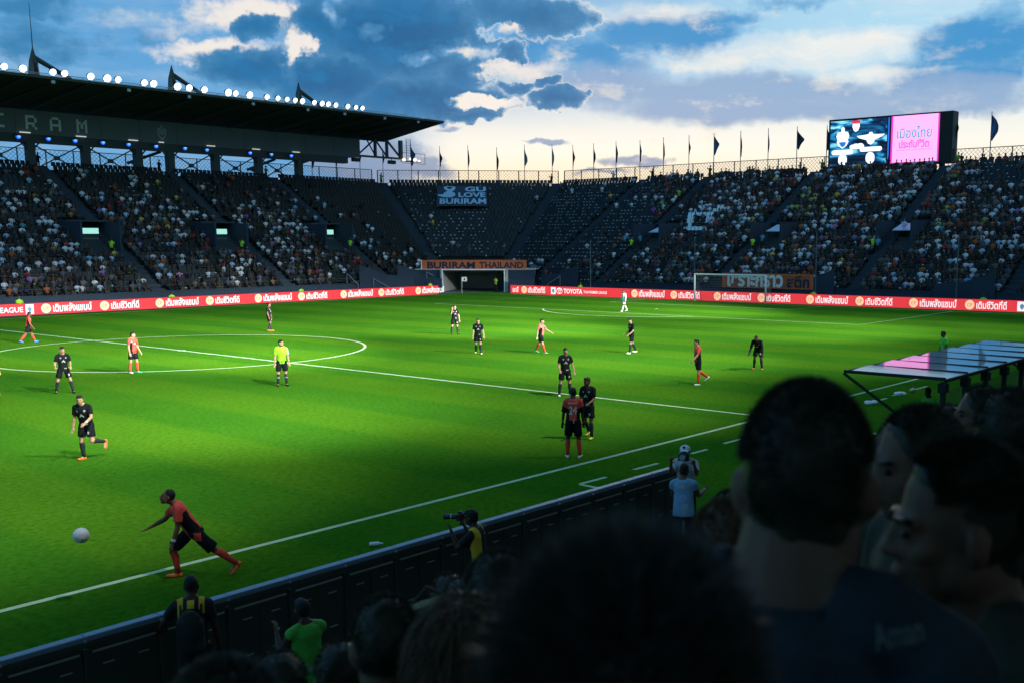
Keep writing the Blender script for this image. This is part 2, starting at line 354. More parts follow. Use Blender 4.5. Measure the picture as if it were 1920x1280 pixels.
# dashed technical areas in front of the dugout
def pxline(name, a, b, w=.12): stroke(name, [ground(*a)[:2], ground(*b)[:2]], w, .006)
for a, b in (((1087, 907), (1136, 894)), ((1088, 907.6), (1140, 918)), ((1188, 880), (1234, 868)), ((1296, 850), (1326, 842)), ((1357, 831), (1395, 821)), ((1626, 757), (1662, 746)), ((1674, 741), (1696, 735.5)), ((1715, 730), (1738, 723.5)), ((1638, 811), (1670, 825)), ((1832, 743), (1860, 752))):
    pxline('technical_area_dash', a, b)
# hard strip behind the end boards and the apron before the corner tunnel
mb = MB(); mb.face([(48.6, 68.0, -.02), (54.6, 60.6, -.02), (70, 60, -.02), (70, 90, -.02), (48.6, 90, -.02)]); tag(link('tunnel_apron', mb.mesh(), pmat('apron', (.13, .145, .16), .8, var=.15)), kind='structure')

# ------------------------------------------------------------------ grandstands: rows stepped back from a bent front line
NR, TR, RS, Z0 = 30, .683, .3925, 1.0
def PB(d): return V((53.8+.414*d, 71.5+d, 0))
def PC(d): return V((58+d, 67.7+.414*d, 0))
XL, YR = -14.0, -4.0
def seg(which, d):
    return {'L': (V((XL, 71.5+d, 0)), PB(d)), 'C': (PB(d), PC(d)), 'R': (PC(d), V((58+d, YR, 0)))}[which]
stands = {}
for w_, nm, lab in (('L', 'covered_grandstand', 'roofed grandstand along the far touchline with a lettered fascia and floodlit roof'),
                    ('C', 'corner_stand', 'open corner stand of mostly empty dark seats above the tunnel'),
                    ('R', 'end_stand', 'open grandstand behind the goal with a crowd and the scoreboard above')):
    stands[w_] = thing(nm, lab, 'grandstand', (seg(w_, 0)[0]+seg(w_, 0)[1])/2)
AISL = [-7.0, 6.6, 20.0, 33.4, 46.2]; AISR = [62.5, 53.2, 39.4, 25.0, 11.5, -1.0]   # aisle positions along X (far side) and Y (end)
for w_ in 'LCR':
    mb = MB(); k0 = 6 if w_ == 'C' else 0
    for k in range(k0, NR):
        a0, b0 = seg(w_, k*TR); a1, b1 = seg(w_, (k+1)*TR); z = Z0+RS*k; zl = z-RS if k > k0 else (2.75 if w_ == 'C' else 0)
        mb.face([V((a0.x, a0.y, zl)), V((b0.x, b0.y, zl)), V((b0.x, b0.y, z)), V((a0.x, a0.y, z))])
        mb.face([V((a0.x, a0.y, z)), V((b0.x, b0.y, z)), V((b1.x, b1.y, z)), V((a1.x, a1.y, z))])
    a1, b1 = seg(w_, NR*TR); zt = Z0+RS*(NR-1)
    mb.face([V((a1.x, a1.y, zt)), V((b1.x, b1.y, zt)), V((b1.x, b1.y, 0)), V((a1.x, a1.y, 0))])
    link('terrace', mb.mesh(), CONC, stands[w_])
    # walkway behind the last row with a kerb
    n_ = {'L': V((0, 1, 0)), 'C': V((.707, .707, 0)), 'R': V((1, 0, 0))}[w_]
    mb = MB(); A, B = a1, b1
    mb.hexa([V((q.x, q.y, zz)) for zz in (zt-.3, zt+.02) for q in (A, B, B+n_*2.2, A+n_*2.2)]); link('walkway', mb.mesh(), CONC, stands[w_])
def zrow(k): return Z0+RS*k
# aisle steps (two half steps to a row)
def aisle(parent, frame, k0, k1, half=.55):
    mb = MB()
    for k in range(k0, k1):
        o, t_, n_ = frame(k)
        for h in range(2):
            c = o+n_*(TR*(.25+.5*h))+V((0, 0, zrow(k)+.06+RS*.5*h*.98)); mb.box(c, (half*2, TR*.46, .12+RS*.3*h), 0, (t_, n_, Z3))
    return link('aisle_steps', mb.mesh(), STEPM, parent)
for x in AISL: aisle(stands['L'], lambda k, x=x: (V((x, 71.5+k*TR, 0)), X3, Y3), 0, NR)
for y in AISR: aisle(stands['R'], lambda k, y=y: (V((58+k*TR, y, 0)), Y3, X3), 0, NR)
for fn, par in ((PB, 'L'), (PC, 'C')):
    tt = {'L': V((1, 0, 0)), 'C': V((0, 1, 0))}[par]; nn = V((.38, .92, 0)).normalized() if par == 'L' else V((.92, .38, 0)).normalized()
    aisle(stands[par], lambda k, fn=fn, nn=nn: (fn(k*TR), V((-nn.y, nn.x, 0)), nn), 6, NR, .75)
# front walls with coping
for w_, a, b in (('L', V((XL, 71.42, 0)), V((53.2, 71.42, 0))), ('R', V((57.92, 66.6, 0)), V((57.92, YR, 0)))):
    mb = MB(); d = (b-a).normalized(); mb.bar(a+V((0, 0, .6)), b+V((0, 0, .6)), .14, 1.2); link('front_wall', mb.mesh(), WALLB, stands[w_])
    mb = MB(); mb.bar(a+V((0, 0, 1.23)), b+V((0, 0, 1.23)), .22, .06); link('coping', mb.mesh(), WALLB, stands[w_])
    mb = MB(); n = int((b-a).length/2.5)
    for i in range(n+1): p_ = a+d*((b-a).length*i/n); mb.bar(p_+V((0, 0, 1.26)), p_+V((0, 0, 1.75)), .03)
    mb.bar(a+V((0, 0, 1.75)), b+V((0, 0, 1.75)), .03); link('front_rail', mb.mesh(), STEEL, stands[w_])
# navy sloping stair walls at the foot of the stands
def wedge(parent, pts, th):
    mb = MB(); th = V(th)/2; n = len(pts); p1 = [V(p)-th for p in pts]; p2 = [V(p)+th for p in pts]
    mb.face(p1[::-1]); mb.face(p2)
    for i in range(n): mb.face([p1[i], p1[(i+1) % n], p2[(i+1) % n], p2[i]])
    link('stair_wall', mb.mesh(), WALLB, parent)
for x in (41.5, 46.5): wedge(stands['L'], [(x, 71.2, 0), (x+5, 71.2, 0), (x+5, 71.2, 1.9), (x+3.4, 71.2, 2.0), (x, 71.2, 3.1)], (0, .12, 0))
for y in (55.8, 26.5, 12.5): wedge(stands['R'], [(57.7, y, 0), (57.7, y+5, 0), (57.7, y+5, 1.9), (57.7, y+2.6, 2.0), (57.7, y, 2.9)], (.12, 0, 0))
# vomitories
SIGN = pmat('exit_sign_glow', (.7, .9, .85), .4, emit=(.42, .90, .74), es=.75); SIGND = pmat('sign_dim', (.12, .16, .17), .6)
CANO = pmat('canopy_sheet', (.22, .40, .60), .35, spec=.5); DARKR = pmat('recess_shade', (.006, .008, .009), .9)  # near-black colour stands in for the shade inside the entrances
VOM = []
for x in (5.0, 18.3, 31.3, 44.3):
    VOM.append(('L', x-1.9, x+1.9, 9, 15)); k0, k1 = 9, 15; ya, yb = 71.5+k0*TR, 71.5+k1*TR
    t_ = stands['L']
    for s_ in (-1.75, 1.75):
        mb = MB(); mb.hexa([V((x+s_+e, yy, zz)) for zz in (0, 1) for e, yy in ((-.1, ya), (.1, ya), (.1, yb), (-.1, yb))])
        mb.v = [(vv[0], vv[1], (zrow(k0)+.8 if vv[1] == ya else zrow(k1)+.36) if vv[2] > .5 else zrow(k0)-.4) for vv in mb.v]
        link('vomitory_wall', mb.mesh(), WALLB, t_)
    mb = MB(); mb.box((x, yb-.9, zrow(k1)+.45), (3.7, 1.8, .14)); link('vomitory_roof', mb.mesh(), CONC, t_)
    mb = MB(); mb.box((x, yb-.2, zrow(k1)-.9), (3.3, .1, 2.6)); link('vomitory_shade_panel', mb.mesh(), DARKR, t_)
    mb = MB(); mb.box((x, yb-1.84, zrow(k1)-.45), (1.75, .1, .5)); s0 = tag(link('exit_sign', mb.mesh(), SIGN), 'lit sign box over %s' % {5.0: 'an entrance left of the picture', 18.3: 'the leftmost entrance in the roofed stand', 31.3: 'the middle entrance in the roofed stand', 44.3: 'the entrance nearest the corner in the roofed stand'}[x], 'sign', 'lit entrance signs')
    mb = MB(); mb.box((x+.1, yb-1.9, zrow(k1)-1.35), (1.5, .06, .6)); link('notice_board', mb.mesh(), SIGND, t_)
    mb = MB()
    for dy in (-.5, -.25, 0, .25): mb.box((x-.5+dy, yb-1.94, zrow(k1)-1.3), (.14, .02, .2))
    link('notice_lettering', mb.mesh(), pmat('grey_print', (.35, .42, .43), .6), t_)
for i_, y in enumerate((51.6, 37.2, 24.0)):
    VOM.append(('R', y-1.8, y+1.8, 9, 15)); k0, k1 = 9, 15; xa, xb = 58+k0*TR, 58+k1*TR; t_ = stands['R']
    for s_ in (-1.65, 1.65):
        mb = MB(); mb.hexa([V((xx, y+s_+e, zz)) for zz in (0, 1) for e, xx in ((-.1, xa), (-.1, xb), (.1, xb), (.1, xa))])
        mb.v = [(vv[0], vv[1], (zrow(k0)+.7 if vv[0] == xa else zrow(k1)+.3) if vv[2] > .5 else zrow(k0)-.4) for vv in mb.v]
        link('vomitory_wall', mb.mesh(), WALLB, t_)
    mb = MB(); mb.box((xb-.2, y, zrow(k1)-1.0), (.1, 3.2, 2.6)); link('vomitory_shade_panel', mb.mesh(), DARKR, t_)
    mb = MB(); c = V((xb-1.5, y-.2, zrow(k1)-.1)); mb.hexa([c+V(q) for q in ((-1.1, -1.2, -.52), (1.1, -1.2, .12), (1.1, 1.0, .12), (-1.1, 1.0, -.52), (-1.1, -1.2, -.44), (1.1, -1.2, .20), (1.1, 1.0, .20), (-1.1, 1.0, -.44))]); link('vomitory_canopy', mb.mesh(), CANO, t_)
    for q in ((-1.1, -1.1, -.5), (-1.1, .9, -.5)): mb = MB(); mb.bar(c+V(q), c+V((q[0], q[1], -1.6)), .06); link('canopy_post', mb.mesh(), STEEL, t_)

# ------------------------------------------------------------------ roof of the far stand
S = stands['L']; YC = 92.6
COLX = [-8.1, -2.7, .9, 6.3, 10.4, 14.0, 19.4, 24.8, 30.3, 33.9, 39.3, 44.8, 50.3]; ZT = zrow(NR-1)
ROOFM = pmat('roof_sheet', (.055, .062, .050), .8, var=.15, vscale=.5)
FASC = pmat('fascia_grey', (.14, .165, .185), .7, var=.12, vscale=.4)
for x in COLX:
    mb = MB(); mb.box((x, YC, (ZT+15.2)/2), (.72, .8, 15.2-ZT)); link('column', mb.mesh(), STEEL, S)
    for q in (-1, 1): mb = MB(); mb.bar((x+.9*q, YC-.1, 15.0), (x+.3*q, YC-.1, 14.3), .12); link('knee_brace', mb.mesh(), STEEL, S)
for i in range(len(COLX)-1):
    a, b = COLX[i]+.36, COLX[i+1]-.36
    if b-a < 3.2: continue
    o = MB(); o.bar((a, YC+.3, 14.9), (b, YC+.3, ZT), .11); o.bar((a, YC+.42, ZT), (b, YC+.42, 14.9), .11); o.box(((a+b)/2, YC+.36, (14.9+ZT)/2), (.5, .3, .4)); link('cross_brace', o.mesh(), STEEL, S)
for x in (8.4, 32.1, 46.6):                          # raking struts behind the narrow bays
    o = MB(); o.bar((x-1.6, YC+2.5, 13.7), (x+2.2, YC+2.5, 15.1), .28); o.bar((x-1.2, YC+2.6, 13.9), (x+2.4, YC+2.6, 12.3), .3); link('raking_strut', o.mesh(), STEELB, S)
mb = MB(); mb.box((19.5, YC, 15.35), (75.6, .9, .84)); link('header_beam', mb.mesh(), STEEL, S)
mb = MB(); mb.box((22.0, YC-.35, 16.85), (74.4, .24, 2.24)); link('fascia', mb.mesh(), FASC, S)
for i in range(18):
    mb = MB(); x = -15+4.13*i; mb.box((x, YC-.475, 16.85), (.035, .02, 2.2)); link('fascia_joint', mb.mesh(), STEEL, S)
def roof_pt(X, t, up=0):                              # t 0 at the leading edge, 1 at the back
    Y = 80+15*t; return V((X+(3.4*t if X > 55 else 0), Y, 19.35-1.15*t+up))
mb = MB()
xs = [-14, 0, 15, 30, 45, 62.1]
for i in range(5):
    for j in range(3):
        t0, t1 = j/3, (j+1)/3
        mb.hexa([roof_pt(xs[i], t0), roof_pt(xs[i+1], t0), roof_pt(xs[i+1], t1), roof_pt(xs[i], t1), roof_pt(xs[i], t0, .22), roof_pt(xs[i+1], t0, .22), roof_pt(xs[i+1], t1, .5), roof_pt(xs[i], t1, .5)])
link('roof', mb.mesh(), ROOFM, S)
for i in range(29):
    x = -13+2.7*i
    if x > 62: break
    big = i % 2 == 0; a, b = roof_pt(x, .03), roof_pt(x, .85); h = .55 if big else .16
    mb = MB(); w = .14 if big else .08
    mb.hexa([V((x-w, a.y, a.z-.08)), V((x+w, a.y, a.z-.08)), V((x+w, b.y, b.z-h)), V((x-w, b.y, b.z-h)), V((x-w, a.y, a.z-.01)), V((x+w, a.y, a.z-.01)), V((x+w, b.y, b.z-.01)), V((x-w, b.y, b.z-.01))]); link('roof_rib', mb.mesh(), STEEL, S)
mb = MB(); mb.bar((-14, 79.95, 19.75), (56.5, 79.95, 19.75), .05); mb.bar((-14, 79.95, 19.62), (60, 79.95, 19.62), .04)
for i in range(27): mb.bar((-13+2.65*i, 79.95, 19.5), (-13+2.65*i, 79.95, 19.78), .04)
link('roof_edge_rail', mb.mesh(), pmat('rail_pale', (.25, .32, .36), .4, metal=.4), S)
for x in (16.2, 23.0, 29.0, 36.0, 42.6, 47.4, 53, 58): mb = MB(); mb.box((x, 79.99, 19.12), (.3, .12, .26)); link('edge_bracket', mb.mesh(), pmat('bracket_pale', (.3, .38, .38), .5), S)
# open truss at the stand's end
mb = MB()
for x in (59.2, 62.0, 63.9, 66.2): mb.bar((x, YC, 16.0), (x, YC, 18.3), .3 if x < 66 else .42)
mb.bar((58.8, YC, 16.0), (66.3, YC, 16.0), .24); mb.bar((59.2, YC, 16.1), (62, YC, 18.2), .16); mb.bar((62, YC, 18.2), (63.9, YC, 16.1), .16); mb.bar((63.9, YC, 18.2), (66.2, YC, 16.1), .2); mb.bar((62.0, YC, 16.1), (60.6, YC, 18.2), .12)
link('end_truss', mb.mesh(), STEEL, S)
mb = MB(); mb.bar((58.8, YC, 15.9), (52, YC, 15.2), .3); mb.bar((50.3, YC, 14.6), (52.4, YC, 15.3), .4); link('truss_strut', mb.mesh(), STEEL, S)
mb = MB()
for x in (67.2, 67.9): mb.bar((x, YC, 15.6), (x, YC, 18.6), .06)
for i in range(9): mb.bar((67.2, YC, 15.8+.33*i), (67.9, YC, 15.8+.33*i), .04)
for a, b in (((66.3, 15.5), (70.4, 15.5)), ((70.4, 15.5), (70.4, 16.8)), ((66.3, 16.8), (70.4, 16.8))): mb.bar((a[0], YC, a[1]), (b[0], YC, b[1]), .05)
link('access_ladder', mb.mesh(), STEEL, S)
# masts on the roof
for i, x in enumerate((2.6, 16.5, 29.7, 44.5)):
    t_ = thing('roof_mast', ['grey pointed roof mast at the far left of the roof, out of the picture', 'grey pointed roof mast with a tall thin lightning rod, leftmost in view', 'grey pointed roof mast in the middle of the floodlight row', 'grey pointed roof mast nearest the roof tip'][i], 'mast', (x, 84, 19.4), 'masts on the stand roof')
    for s_ in (-.75, .55):
        mb = MB(); mb.tube([(x+s_, 83.2 if s_ < 0 else 84.6, 19.3), (x+s_*.25, 84, 21.2), (x, 84, 22.5)], [.26, .22, .03], 6); link('leg', mb.mesh(), STEEL, t_)
    mb = MB(); mb.tube([(x+.1, 84, 21.6), (x+1.6, 84.3, 21.0), (x+3.4, 84.6, 20.2), (x+4.3, 84.8, 19.4)], [.24, .2, .2, .14], 6); link('back_stay', mb.mesh(), STEEL, t_)
    if i == 1: mb = MB(); mb.tube([(x, 84, 22.4), (x, 84, 26.3)], [.05, .02], 5); link('lightning_rod', mb.mesh(), STEEL, t_)
# lettering and crest on the fascia
LET = pmat('letter_grey', (.70, .73, .72), .6)
PIX = {'B': '11110 10001 11110 10001 10001 11110', 'U': '10001 10001 10001 10001 10001 01110', 'R': '11110 10001 10001 11110 10010 10001', 'I': '11111 00100 00100 00100 00100 11111', 'A': '01110 10001 10001 11111 10001 10001', 'M': '10001 11011 10101 10101 10001 10001'}
for ch, xc in (('B', 6.0), ('U', 8.7), ('R', 11.5), ('I', 16.5), ('R', 19.5), ('A', 21.8), ('M', 24.4)):
    mb = MB(); rows = PIX[ch].split()
    for r_, row in enumerate(rows):
        c_ = 0
        while c_ < 5:
            if row[c_] == '1':
                e_ = c_
                while e_+1 < 5 and row[e_+1] == '1': e_ += 1
                mb.box((xc-.5+(c_+e_+1)/2*.21-.025, YC-.50, 17.35-r_*.215), (.21*(e_-c_+1), .06, .216)); c_ = e_+1
            else: c_ += 1
    link('fascia_letter', mb.mesh(), LET, S)
SHIELD = [(-.5, .32), (-.36, .42), (-.18, .46), (-.1, .62), (0, .8), (.1, .62), (.18, .46), (.36, .42), (.5, .32), (.48, -.1), (.36, -.42), (.16, -.66), (0, -.78), (-.16, -.66), (-.36, -.42), (-.48, -.1)]
def crest(mb, o, right, up, s, mi=0, fill=False):
    if fill: add_poly(mb, SHIELD, o, right, up, s, mi); return
    add_ring(mb, SHIELD, o, right, up, s, .2, mi)
    for yy, ww in ((.28, .62), (.12, .74), (-.02, .62), (-.16, .5)): add_poly(mb, [(-ww/2, yy-.035), (ww/2, yy-.035), (ww/2, yy+.035), (-ww/2, yy+.035)], o, right, up, s, mi)
mb = MB(); crest(mb, (32.9, YC-.486, 16.85), X3, Z3, 1.0); link('fascia_crest', mb.mesh(), pmat('crest_grey', (.45, .49, .49), .6), S)
# floodlights along the roof edge, blue spotlights and strip lamps under the fascia
LAMP = pmat('floodlamp_glow', (1, 1, 1), .3, emit=(.95, .98, 1.0), es=2.6)
for i, x in enumerate([-9, -7.8, -4, -2.8, 1.2, 2.4, 6.1, 7.2, 12.2, 13.7, 16.2, 17.2, 19.5, 21.0, 22.0, 24.5, 25.4, 27.8, 29.0, 30.6, 33.2, 34.0, 35.6, 37.6, 38.9, 40.0, 41.0, 41.9, 43.4, 44.4, 45.2, 46.2, 47.8, 48.9, 49.8]):
    r_ = random.uniform(.28, .36) if x < 36 else random.uniform(.25, .30); z = 19.92
    t_ = thing('floodlight', ('%s lit floodlight from the left edge in the far roof row' % ordw(i-8)) if i >= 8 else ('lit floodlight on the far roof, %s beyond the left edge' % ordw(7-i)), 'floodlight', (x, 80, 19.6), 'floodlights on the far roof')
    mb = MB(); n_ = V((0, -.93, -.36)).normalized(); u_ = V((1, 0, 0)).cross(n_).normalized(); c = V((x, 79.9, z))
    mb.tube([c-n_*.45, c-n_*.3, c-n_*.02], [.12, r_*.8, r_*.985], 28, ref=(1, 0, 0)); link('housing', mb.mesh(), BLACK, t_)
    mb = MB(); add_disc(mb, c+n_*.004, X3, -u_ if u_.z < 0 else u_, r_, r_, 40); link('lens', mb.mesh(), LAMP, t_)
    mb = MB(); mb.bar((x, 80.1, 19.45), (x, 80.15, z), .09); link('bracket', mb.mesh(), BLACK, t_)
BLUE = pmat('blue_spot_glow', (.1, .3, 1), .3, emit=(.005, .10, .95), es=1.2); BLUEC = pmat('blue_spot_core', (.6, .85, 1), .3, emit=(.16, .48, 1.0), es=1.1)
STRIP = pmat('strip_lamp_glow', (.8, .8, .75), .4, emit=(.72, .72, .66), es=.7)
for i, x in enumerate((-2, .9, 3.6, 6.4, 9.2, 12, 15, 18.1, 20.9, 23.5, 26.3, 29.0, 32.0, 35.3, 37.9, 43.3, 46.1, 48.8)):
    t_ = thing('blue_spotlight', ('%s blue spotlight from the left under the far fascia' % ordw(i-7)) if i >= 7 else ('blue spotlight under the far fascia, %s beyond the left edge' % ordw(6-i)), 'spotlight', (x, YC-.6, 15.4), 'blue spotlights under the fascia')
    mb = MB(); mb.tube([(x, YC-.45, 15.45), (x, YC-.75, 15.4)], [.16, .27], 10, ref=(1, 0, 0)); link('housing', mb.mesh(), BLACK, t_)
    mb = MB(); add_disc(mb, (x, YC-.756, 15.4), X3, Z3, .26, .26, 14); link('lens', mb.mesh(), BLUE, t_)
    mb = MB(); add_disc(mb, (x+.05, YC-.762, 15.4), X3, Z3, .15, .15, 12); link('bulb', mb.mesh(), BLUEC, t_)
for i, x in enumerate((18.8, 24.2, 29.6, 32.7, 38.5, 44.2, 49.6)):
    mb = MB(); mb.box((x, YC-.62, 15.82), (1.0 if i != 3 else .55, .1, .09)); tag(link('strip_lamp', mb.mesh(), STRIP), '%s thin pale strip lamp from the left under the far fascia' % ordw(i), 'lamp', 'strip lamps under the fascia')
WORK = pmat('work_lamp_glow', (1, .8, .5), .4, emit=(1, .78, .42), es=2.5)
t_ = thing('work_lamp', 'yellowish lit work lamps on the platform at the roof end', 'lamp', (66.8, YC-.3, 15.5))
for x, r_ in ((66.3, .22), (67.4, .18), (68.2, .24), (68.9, .15)):
    mb = MB(); mb.ell((x, YC-.5, 15.95+.12*math.sin(x*7)), (r_*1.3, .12, r_*.8)); link('lamp_head', mb.mesh(), WORK, t_)
mb = MB(); mb.box((67.6, YC-.3, 15.7), (3.4, .2, .1)); link('mounting_bar', mb.mesh(), BLACK, t_)
for i, x in enumerate((58.6, 64.4)):
    t_ = thing('loudspeaker', ['dark loudspeaker hung under the end truss, left one', 'dark loudspeaker hung under the end truss beside the work lamps'][i], 'loudspeaker', (x, YC, 15.4), 'loudspeakers under the truss')
    mb = MB(); mb.box((x, YC-.3, 15.45), (1.0, .5, .45)); link('cabinet', mb.mesh(), BLACK, t_)
    mb = MB(); mb.bar((x, YC-.3, 15.67), (x, YC-.2, 16.1), .06); link('hanger', mb.mesh(), BLACK, t_)

# ------------------------------------------------------------------ fences and flags on the rims
def fence(name, label, a, b, z0, h, step, lamps=()):
    a, b = V(a), V(b); t_ = thing(name, label, 'fence', (a+b)/2+V((0, 0, z0))); L_ = (b-a).length; d = (b-a).normalized(); n = max(1, round(L_/step))
    pm = None
    for i in range(n+1):
        q = a+d*(L_*i/n); mb = MB(); mb.bar(q+V((0, 0, z0)), q+V((0, 0, z0+h)), .09); link('post', mb.mesh(), STEEL, t_)
    mb = MB(); mb.bar(a+V((0, 0, z0+h)), b+V((0, 0, z0+h)), .07); link('top_rail', mb.mesh(), STEEL, t_)
    mb = MB(); s_ = .42; m_ = int((L_+h)/s_)
    for i in range(m_):
        for sg in (1, -1):
            u0 = i*s_-(h if sg > 0 else 0); u1 = u0+h*sg if sg > 0 else u0-h
            lo, hi = (0., h), None
            pts = []
            for u, z in ((u0, 0.), (u1, h)): pts.append((u, z))
            (ua, za), (ub, zb) = pts
            # clip to the run
            def cl(ua, za, ub, zb):
                t0, t1 = 0., 1.; du = ub-ua
                if abs(du) < 1e-6: return None
                ta, tb = (0-ua)/du, (L_-ua)/du
                if ta > tb: ta, tb = tb, ta
                t0, t1 = max(t0, ta), min(t1, tb)
                return None if t1-t0 < .02 else (ua+du*t0, za+(zb-za)*t0, ua+du*t1, za+(zb-za)*t1)
            c = cl(ua, za, ub, zb)
            if c: mb.bar(a+d*c[0]+V((0, 0, z0+c[1])), a+d*c[2]+V((0, 0, z0+c[3])), .022)
    link('wire_mesh', mb.mesh(), STEEL, t_)
    return t_
ZF = ZT+.05; BACK = NR*TR+.9
def rim(p, d): return p
fence('rim_fence', 'wire mesh fence along the rim of the roofed stand, seen between its columns', (XL, 93.9, 0), (62.4, 93.9, 0), ZF, 2.05, 2.7)
fence('rim_fence', 'wire mesh fence along the rim of the corner stand', (62.9, 93.4, 0), (79.6, 77.2, 0), ZF, 2.0, 2.7)
fence('rim_fence', 'wire mesh fence along the rim of the end stand below the scoreboard', (79.9, 76.4, 0), (79.9, YR, 0), ZF, 2.0, 2.85)
FLAGC = [pmat('flag_navy', (.02, .045, .085), .8), pmat('flag_blue', (.05, .13, .25), .8), pmat('flag_pale', (.20, .27, .34), .8)]
POLE = pmat('pole_grey', (.10, .13, .15), .5)
fl = [(584, at_y(584, 290, 94.6), 1), (629, at_y(629, 290, 94.6), 1), (674, at_y(674, 284, 94.6), 1), (717, at_y(717, 283, 94.6), 0)]
for x, y in ((770, 274), (824, 278), (877, 276), (931, 280), (983, 275), (1035, 275)):
    a = np.array([63.2, 94.]); b = np.array([80.2, 77.4]); n_ = np.array([b[1]-a[1], -(b[0]-a[0])]); d = ray(x, y); t = ((a-CAMP[:2])@n_)/(d[:2]@n_); fl.append((x, V(CAMP+d*t), 1 if x in (770, 983) else 0))
for x, y in ((1074, 276), (1113, 273), (1155, 269), (1200, 267), (1244, 262), (1292, 258), (1339, 254), (1389, 250), (1441, 245), (1495, 242), (1551, 240), (1793, 219), (1860, 214)):
    fl.append((x, at_x(x, y, 80.5), 1 if x in (1339, 1860, 1551) else 0))
FC = {}
for i, (px, top, cm) in enumerate(fl):
    side = 'beside the covered roof' if px < 740 else 'on the corner rim' if px < 1050 else 'on the end stand rim' if px < 1540 else 'beside the scoreboard'
    t_ = thing('flag', 'slack dark flag %s, %s from the left' % (side, ordw(FC.setdefault(side, 0))), 'flag', (top.x, top.y, ZF), 'flags on the rim '+side); FC[side] += 1
    mb = MB(); mb.tube([(top.x, top.y, ZF-.3), (top.x, top.y, top.z+.25)], [.055, .035], 6); link('pole', mb.mesh(), POLE, t_)
    rr = random.Random(i*13+5); az_ = view_az(top); rt = V((math.sin(az_), -math.cos(az_), 0)); dp = V((math.cos(az_), math.sin(az_), 0))
    wide = {770: .8, 983: .6, 1339: 1.1, 1495: 1.2, 1860: 1.2, 1551: .9, 717: .5}.get(px, rr.uniform(.3, .5))*.72; h = rr.uniform(2.2, 2.7) if px > 740 else 1.6
    mb = MB(); nu, nv = 8, 12; ph = rr.uniform(0, 6); cw = [.08, rr.uniform(.25, .6), rr.uniform(.6, 1.1), rr.uniform(.3, 1.0), rr.uniform(.1, .45)]
    def fp(u, v):
        w = wide*float(np.interp(v, [0, .2, .45, .7, 1], cw)); fold = .16*math.sin(u*9+ph+v*3)*(u**.5)
        return top + rt*(w*u*(1 if rr.random() else 1)) + dp*(fold+.08*math.sin(v*6+ph)) + V((0, 0, -h*v-.25*u*(1-v)-.12*math.sin(u*5+ph)*u))
    for iu in range(nu):
        for iv in range(nv): mb.face([fp(iu/nu, iv/nv), fp((iu+1)/nu, iv/nv), fp((iu+1)/nu, (iv+1)/nv), fp(iu/nu, (iv+1)/nv)])
    me = mb.mesh(); bm = bmesh.new(); bm.from_mesh(me); bmesh.ops.remove_doubles(bm, verts=bm.verts, dist=1e-4); bm.to_mesh(me); bm.free()
    o = link('cloth', me, FLAGC[2 if px in (983, 1035) else cm], t_); md = o.modifiers.new('thick', 'SOLIDIFY'); md.thickness = .012
